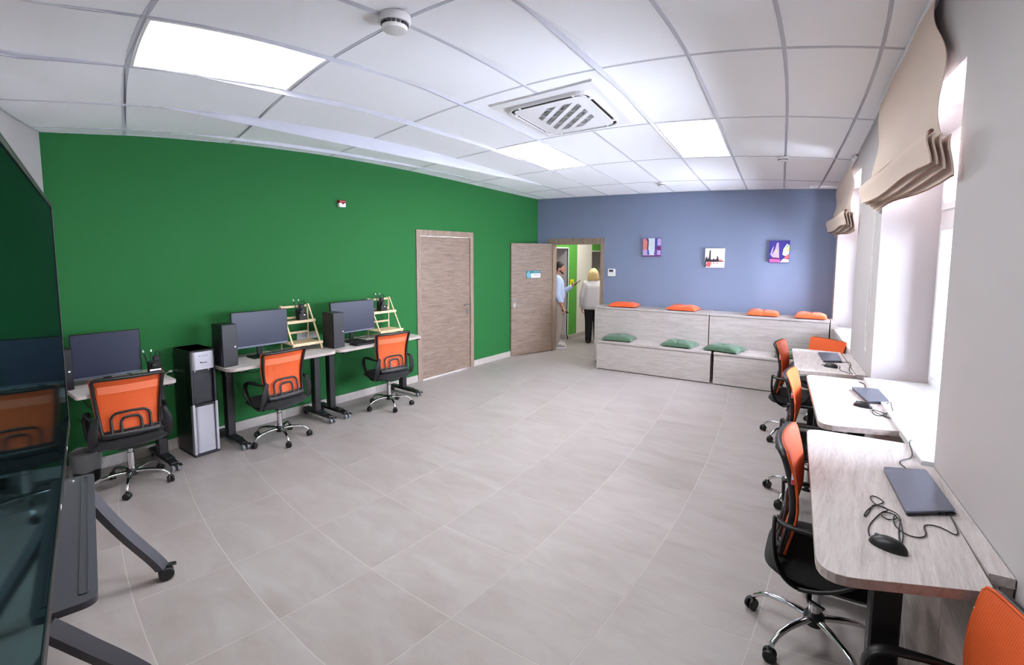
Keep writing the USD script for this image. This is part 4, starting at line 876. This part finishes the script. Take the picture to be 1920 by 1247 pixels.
laptop([(5.013, 3.447), (5.166, 3.50), (5.224, 3.175), (5.113, 3.088)], [(5.113, 3.475), (5.09, 3.56), (5.08, 3.68), (5.05, 3.72)], 'closed grey laptop on the middle window desk')
laptop([(4.690, 4.784), (4.845, 4.846), (4.900, 4.452), (4.770, 4.370)], [(4.895, 4.45), (4.955, 4.50), (4.97, 4.40), (4.975, 4.10), (5.0, 3.99)], 'closed grey laptop on the far window desk')
def mouse(x, y, rz, cable, label, s=1.):
    t = empty('computer_mouse', (x, y, LZ), rz, label, 'mouse', 'black mice on the window desks'); n = 15
    g = np.linspace(0, PI, n); A = np.linspace(0, 2 * PI, 25)[:-1]; V = []
    for th_ in np.linspace(.0, PI / 2, 9):
        for a in A: V.append((.056 * s * math.cos(a) * math.cos(th_) ** .8, .032 * s * math.sin(a) * math.cos(th_) ** .8 * (1 + .12 * math.cos(a)), .036 * s * math.sin(th_) * (1 - .18 * math.cos(a) * math.cos(th_))))
    V = np.array(V); F = []
    for i in range(8):
        for j in range(24): a, c, d_, e = i * 24 + j, i * 24 + (j + 1) % 24, (i + 1) * 24 + (j + 1) % 24, (i + 1) * 24 + j; F += [(a, c, d_), (a, d_, e)]
    mesh = trimesh.convex.convex_hull(V); obj('body', mesh, 'black_plastic', t, smooth=60)
    obj('wheel', MB().lathe([(0, -.003), (.007, -.003), (.007, .003), (0, .003)], (.034 * s, 0, .026 * s), 14, (0, 1, 0)), 'grey_rubber', t)
    ca, sa = math.cos(-rz), math.sin(-rz); pts = [((p[0] - x) * ca - (p[1] - y) * sa, (p[0] - x) * sa + (p[1] - y) * ca, p[2] if len(p) > 2 else .003) for p in cable]
    obj('cable', MB().tube(pts, .0022, 6, k=110), 'black_rubber', t)
    return t
def P_(x, y, z=.003): return (x, y, z)
mouse(5.196, 1.19, 2.75, [(5.145, 1.215, .010), (5.142, 1.29), (5.165, 1.40), (5.20, 1.455, .006), (5.225, 1.43, .009), (5.20, 1.40), (5.176, 1.43, .006), (5.20, 1.47, .009), (5.165, 1.505), (5.145, 1.45), (5.128, 1.375), (5.150, 1.47, .006), (5.178, 1.57), (5.158, 1.585), (5.16, 1.50, .008), (5.215, 1.465, .01), (5.228, 1.34), (5.232, 1.24), (5.238, 1.30, .006), (5.218, 1.43, .01), (5.22, 1.36), (5.27, 1.315), (5.30, 1.345), (5.31, 1.44), (5.345, 1.45), (5.382, 1.42), (5.392, 1.50), (5.383, 1.565, .008)], 'black mouse with tangled cord on the nearest window desk')
mouse(5.088, 3.00, 2.75, [(5.132, 3.00, .008), (5.14, 2.90), (5.17, 2.83), (5.21, 2.87, .006), (5.185, 2.92), (5.15, 2.95), (5.20, 2.83, .006), (5.25, 2.84), (5.235, 2.93, .008), (5.20, 2.90), (5.235, 2.80), (5.285, 2.80), (5.25, 2.93, .008), (5.23, 3.05, .04), (5.21, 3.12, .012)], 'black mouse with tangled cord on the middle window desk', .95)
mouse(4.836, 4.19, 2.75, [(4.79, 4.20, .008), (4.765, 4.23), (4.88, 4.28), (4.90, 4.18), (4.93, 4.06), (4.965, 4.02), (4.98, 3.985)], 'black mouse on the far window desk')

# ------------------------------------------------------------------ people in the doorway
def ball(c, r, seg=20): return Manifold.sphere(float(r), seg).translate([float(v) for v in c])
def bone(a, ra, b, rb): return Manifold.batch_hull([ball(a, ra), ball(b, rb)])
def skin(parts, length=.016, it=10):
    m = parts[0]
    for p in parts[1:]: m = m + p
    m = m.refine_to_length(length).to_mesh()
    t = trimesh.Trimesh(np.array(m.vert_properties[:, :3]), np.array(m.tri_verts), process=True)
    trimesh.smoothing.filter_taubin(t, lamb=.5, nu=.53, iterations=it); return t
def chain(P, Rr): return [bone(P[i], Rr[i], P[i + 1], Rr[i + 1]) for i in range(len(P) - 1)]
def hand(wrist, d, up, side, curl=.5, s=1.):
    """palm and five fingers; d: along the hand, up: back of the hand, side: thumb side"""
    d, up, side = (np.array(v, float) / np.linalg.norm(v) for v in (d, up, side)); w = np.array(wrist, float); out = []
    k = [w + d * .03 * s + side * x * s for x in (.024, -.024)] + [w + d * .085 * s + side * x * s for x in (.032, -.034)]
    out.append(Manifold.batch_hull([ball(w, .020 * s)] + [ball(p, .0125 * s) for p in k]))
    for x, L in ((.030, .070), (.010, .078), (-.011, .072), (-.031, .056)):
        p = w + d * .088 * s + side * x * s; ang = .25 + curl * .5; pts = [p]
        for f in (.45, .32, .23):
            dirn = d * math.cos(ang) - up * math.sin(ang); pts.append(pts[-1] + dirn * L * f * s); ang += curl
        out += chain(pts, [.0095 * s, .009 * s, .0082 * s, .007 * s])
    p = w + d * .03 * s + side * .026 * s; q = p + (side * .75 + d * .55 - up * .25) * .036 * s; q2 = q + (side * .1 + d * .8 - up * .5) * .034 * s
    out += chain([p, q, q2], [.0125 * s, .0105 * s, .0085 * s]); return out
def head_parts(c, s=1., neck=None):
    c = np.array(c, float); o = [Manifold.sphere(.088 * s, 32).scale([1.08, .86, 1.12]).translate((c + np.array([-.008, 0, .035]) * s).tolist())]
    o.append(Manifold.batch_hull([ball(c + np.array([.058, y, -.075]) * s, .020 * s) for y in (-.018, .018)] + [ball(c + np.array([.05, y, .0]) * s, .035 * s) for y in (-.030, .030)] + [ball(c + np.array([-.01, y, -.03]) * s, .05 * s) for y in (-.02, .02)]))
    o.append(Manifold.batch_hull([ball(c + np.array([.090, 0, .015]) * s, .008 * s), ball(c + np.array([.108, 0, -.018]) * s, .011 * s), ball(c + np.array([.085, 0, -.022]) * s, .014 * s)]))
    for y in (-1, 1): o.append(Manifold.sphere(.026 * s, 16).scale([.8, .35, 1.25]).translate((c + np.array([-.012, y * .076, -.002]) * s).tolist()))
    o.append(Manifold.batch_hull([ball(c + np.array([.080, y, -.052]) * s, .009 * s) for y in (-.018, .018)]))
    return o
def face(c, parent, s=1.):
    c = np.array(c, float)
    obj('eyes', MB().sph(c + np.array([.078, -.030, .012]) * s, .011 * s).sph(c + np.array([.078, .030, .012]) * s, .011 * s), 'ink', parent); obj('mouth', MB().box(c + np.array([.0885, 0, -.053]) * s, (.004 * s, .036 * s, .005 * s), .001), 'art_red', parent)
    obj('eyebrows', MB().box(c + np.array([.083, -.032, .034]) * s, (.012, .03, .007), .002).box(c + np.array([.083, .032, .034]) * s, (.012, .03, .007), .002), 'hair_dark', parent)

# the man: facing +x of his own frame, his right side towards the room
man = empty('person', (.195, 7.14, 0), math.radians(30), 'man with short dark hair in a light blue shirt, looking at his phone', 'person')
HC = (.035, 0, 1.525)
sh, el, wr = {}, {}, {}
sh[-1], el[-1], wr[-1] = (-.005, -.175, 1.325), (.0, -.215, 1.04), (.105, -.20, .80)
sh[1], el[1], wr[1] = (-.005, .175, 1.325), (.07, .20, 1.045), (.245, .12, 1.165)
legs = {s: [(0, s * .085, .88), (.015, s * .088, .46), (-.03, s * .09, .085)] for s in (-1, 1)}
torso = [Manifold.batch_hull([ball((0, s * .095, 1.25), .10) for s in (-1, 1)] + [ball((-.005, s * .15, 1.33), .05) for s in (-1, 1)]), Manifold.batch_hull([ball((0, s * .095, 1.25), .10) for s in (-1, 1)] + [ball((.015, s * .06, 1.02), .10) for s in (-1, 1)]), Manifold.batch_hull([ball((.015, s * .06, 1.02), .10) for s in (-1, 1)] + [ball((0, s * .075, .89), .105) for s in (-1, 1)])]
bp = list(torso) + [bone((-.01, 0, 1.36), .058, (.015, 0, 1.47), .052)] + head_parts(HC)
for s in (-1, 1): bp += chain([sh[s], el[s], wr[s]], [.05, .04, .026]) + chain(legs[s], [.085, .056, .04]) + chain([(-.04, s * .09, .045), (.12, s * .095, .035)], [.04, .032])
bp += hand(wr[-1], (.45, 0, -.9), (.9, .1, .45), (.1, 1, .1), .75) + hand(wr[1], (.75, -.25, .6), (-.2, .3, -.9), (.2, -1, .1), .55)
obj('body', skin(bp), 'skin', man, smooth=60)
g = .016
tb_ = [Manifold.batch_hull([ball((0, s * .095, 1.25), .10 + g) for s in (-1, 1)] + [ball((-.005, s * .15, 1.33), .05 + g) for s in (-1, 1)] + [ball((-.005, 0, 1.385), .05)]), Manifold.batch_hull([ball((0, s * .095, 1.25), .10 + g) for s in (-1, 1)] + [ball((.02, s * .06, 1.0), .105 + g) for s in (-1, 1)]), bone((.02, -.06, 1.0), .105 + g, (.01, -.06, .94), .105 + g), bone((.02, .06, 1.0), .105 + g, (.01, .06, .94), .105 + g)]
for s in (-1, 1): tb_ += chain([sh[s], el[s], wr[s]], [.05 + g, .043 + g, .030 + g * .8])
shirt = skin(tb_); obj('shirt', trimesh.intersections.slice_mesh_plane(shirt, (0, 0, 1), (0, 0, .90), cap=False), 'shirt_blue', man, smooth=60)
obj('collar', MB().tube([(.05 * math.cos(a) - .0, .062 * math.sin(a), 1.405 - .03 * math.cos(a)) for a in np.linspace(.5, 2 * PI - .5, 16)], .012, 8), 'shirt_blue', man, smooth=True)
tr2 = []
for s in (-1, 1): tr2 += chain([(0, s * .075, .90), (.015, s * .088, .46), (-.028, s * .09, .10)], [.118, .078, .064])
tr2.append(Manifold.batch_hull([ball((.005, s * .07, .93), .108) for s in (-1, 1)] + [ball((0, s * .075, .86), .112) for s in (-1, 1)]))
obj('trousers', skin(tr2), 'trousers_beige', man, smooth=60)
obj('belt', MB().tube([(.01 + .128 * math.cos(a), .188 * math.sin(a), .955) for a in np.linspace(0, 2 * PI, 33)[:-1]], .005, 6, closed=True, rb=.016, up=(0, 0, 1)), 'black_fabric', man)
for s in (-1, 1):
    so = skin([Manifold.batch_hull([ball((-.055, s * .092, .05), .045), ball((.13, s * .098, .04), .038), ball((.06, s * .096, .065), .04)])]); so = trimesh.intersections.slice_mesh_plane(so, (0, 0, 1), (0, 0, .004), cap=False)
    shn = obj('shoe', so, 'shoe_grey', man, smooth=60); obj('sole', MB().prism(LineString([(-.055, s * .092), (.13, s * .098)]).buffer(.043), 0, .018), 'label_white', shn)
hc = np.array(HC)
hair = Manifold.sphere(.095, 40).scale([1.08, .87, 1.10]).translate((hc + (-.012, 0, .042)).tolist())
hm = skin([hair], .012, 4); hm = trimesh.intersections.slice_mesh_plane(hm, (-.62, 0, .78), hc + np.array([.03, 0, .035]), cap=True)
obj('hair', hm, 'hair_dark', man, smooth=60)
obj('beard', skin([Manifold.batch_hull([ball(hc + np.array([.056, y, -.078]), .022) for y in (-.02, .02)] + [ball(hc + np.array([.0, y, -.03]), .018) for y in (-.056, .056)])], .01, 4), 'hair_dark', man, smooth=60)
face(HC, man)
ph = empty('mobile_phone', label='black phone held up by the man in the doorway', cat='phone')
c_, s_ = math.cos(math.radians(30)), math.sin(math.radians(30))
def mloc(p): return (.195 + p[0] * c_ - p[1] * s_, 7.14 + p[0] * s_ + p[1] * c_, p[2])
a0, a1 = np.array(mloc((.335, .075, 1.215))), np.array(mloc((.425, .03, 1.305)))
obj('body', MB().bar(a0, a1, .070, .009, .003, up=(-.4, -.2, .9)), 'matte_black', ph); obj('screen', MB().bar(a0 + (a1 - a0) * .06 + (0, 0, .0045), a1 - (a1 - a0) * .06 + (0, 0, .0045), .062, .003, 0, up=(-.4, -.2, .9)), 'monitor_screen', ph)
hb = empty('handset', label='black handset held low in the man\'s other hand', cat='handset')
a0, a1 = np.array(mloc((.09, -.185, .745))), np.array(mloc((.21, -.20, .70)))
obj('body', MB().bar(a0, a1, .036, .03, .008), 'matte_black', hb)

# the woman, walking away: facing +x of her own frame
wo = empty('person', (.545, 7.93, 0), math.radians(119), 'woman with a blond bob seen from behind, grey blouse, black trousers', 'person')
HW = (.01, 0, 1.395); q = .93
sh2 = {s: (-.005, s * .155, 1.215) for s in (-1, 1)}; el2 = {s: (-.02, s * .215, .955) for s in (-1, 1)}; wr2 = {s: (.01, s * .225, .735) for s in (-1, 1)}
lg2 = {-1: [(0, -.08, .80), (.05, -.08, .43), (-.10, -.085, .13)], 1: [(0, .08, .80), (.02, .08, .42), (-.01, .085, .08)]}
bp = [Manifold.batch_hull([ball((0, s * .08, 1.14), .088) for s in (-1, 1)] + [ball((-.005, s * .13, 1.215), .045) for s in (-1, 1)]), Manifold.batch_hull([ball((0, s * .08, 1.14), .088) for s in (-1, 1)] + [ball((0, s * .05, .94), .085) for s in (-1, 1)]), Manifold.batch_hull([ball((0, s * .05, .94), .085) for s in (-1, 1)] + [ball((-.01, s * .075, .82), .098) for s in (-1, 1)]), bone((-.01, 0, 1.24), .05, (.0, 0, 1.34), .046)] + head_parts(HW, q)
for s in (-1, 1): bp += chain([sh2[s], el2[s], wr2[s]], [.043, .036, .023]) + chain(lg2[s], [.085, .052, .036]) + hand(wr2[s], (.1, 0, -1), (0, s, .1), (1, 0, .1), .45, .9)
bp += chain([(-.03, .085, .04), (.11, .09, .03)], [.036, .028]) + chain([(-.115, -.085, .10), (-.03, -.09, .03)], [.036, .028])
obj('body', skin(bp), 'skin', wo, smooth=60)
tb_ = [Manifold.batch_hull([ball((0, s * .085, 1.14), .108) for s in (-1, 1)] + [ball((-.005, s * .135, 1.215), .06) for s in (-1, 1)] + [ball((-.01, 0, 1.265), .05)]), Manifold.batch_hull([ball((0, s * .085, 1.14), .108) for s in (-1, 1)] + [ball((-.005, s * .085, .76), .128) for s in (-1, 1)])]
for s in (-1, 1): tb_ += chain([sh2[s], el2[s], (wr2[s][0], wr2[s][1], wr2[s][2] + .02)], [.062, .058, .045])
bl_ = skin(tb_, .018); obj('blouse', trimesh.intersections.slice_mesh_plane(bl_, (0, 0, 1), (0, 0, .70), cap=False), 'blouse_grey', wo, smooth=60)
tr2 = []
for s in (-1, 1): tr2 += chain([(-.005, s * .075, .80), lg2[s][1], (lg2[s][2][0], lg2[s][2][1], lg2[s][2][2] - .02)], [.112, .075, .062])
obj('trousers', skin(tr2), 'trousers_black', wo, smooth=60)
for s, o_, tip in ((1, (-.05, .087, .04), (.11, .09, .03)), (-1, (-.13, -.087, .105), (-.03, -.09, .03))):
    obj('shoe', skin([bone(o_, .038, tip, .028)]), 'shoe_black', wo, smooth=60)
hw = np.array(HW)
hs = [Manifold.sphere(.096, 36).scale([1.06, .95, 1.05]).translate((hw + (-.012, 0, .035)).tolist()), Manifold.batch_hull([ball(hw + np.array([-.035, y, .03]), .07) for y in (-.03, .03)] + [ball(hw + np.array([-.04, y, -.075]), .045) for y in (-.075, .075)] + [ball(hw + np.array([.03, y, -.07]), .03) for y in (-.085, .085)])]
hm = skin(hs, .012, 5); n_ = meshkit.fbm(hm.vertices * np.array([40, 40, 6]), 3, 5) - .5; hm.vertices += hm.vertex_normals * n_[:, None] * .012
hm = trimesh.boolean.difference([hm, trimesh.creation.box((.12, .13, .22), trimesh.transformations.translation_matrix(hw + np.array([.105, 0, -.045])))], engine='manifold')
obj('hair', hm, 'hair_blond', wo, smooth=60); face(HW, wo, q)

# every top-level thing that is the room itself
for n in ('wall_left', 'wall_far', 'wall_right', 'wall_back'): pass
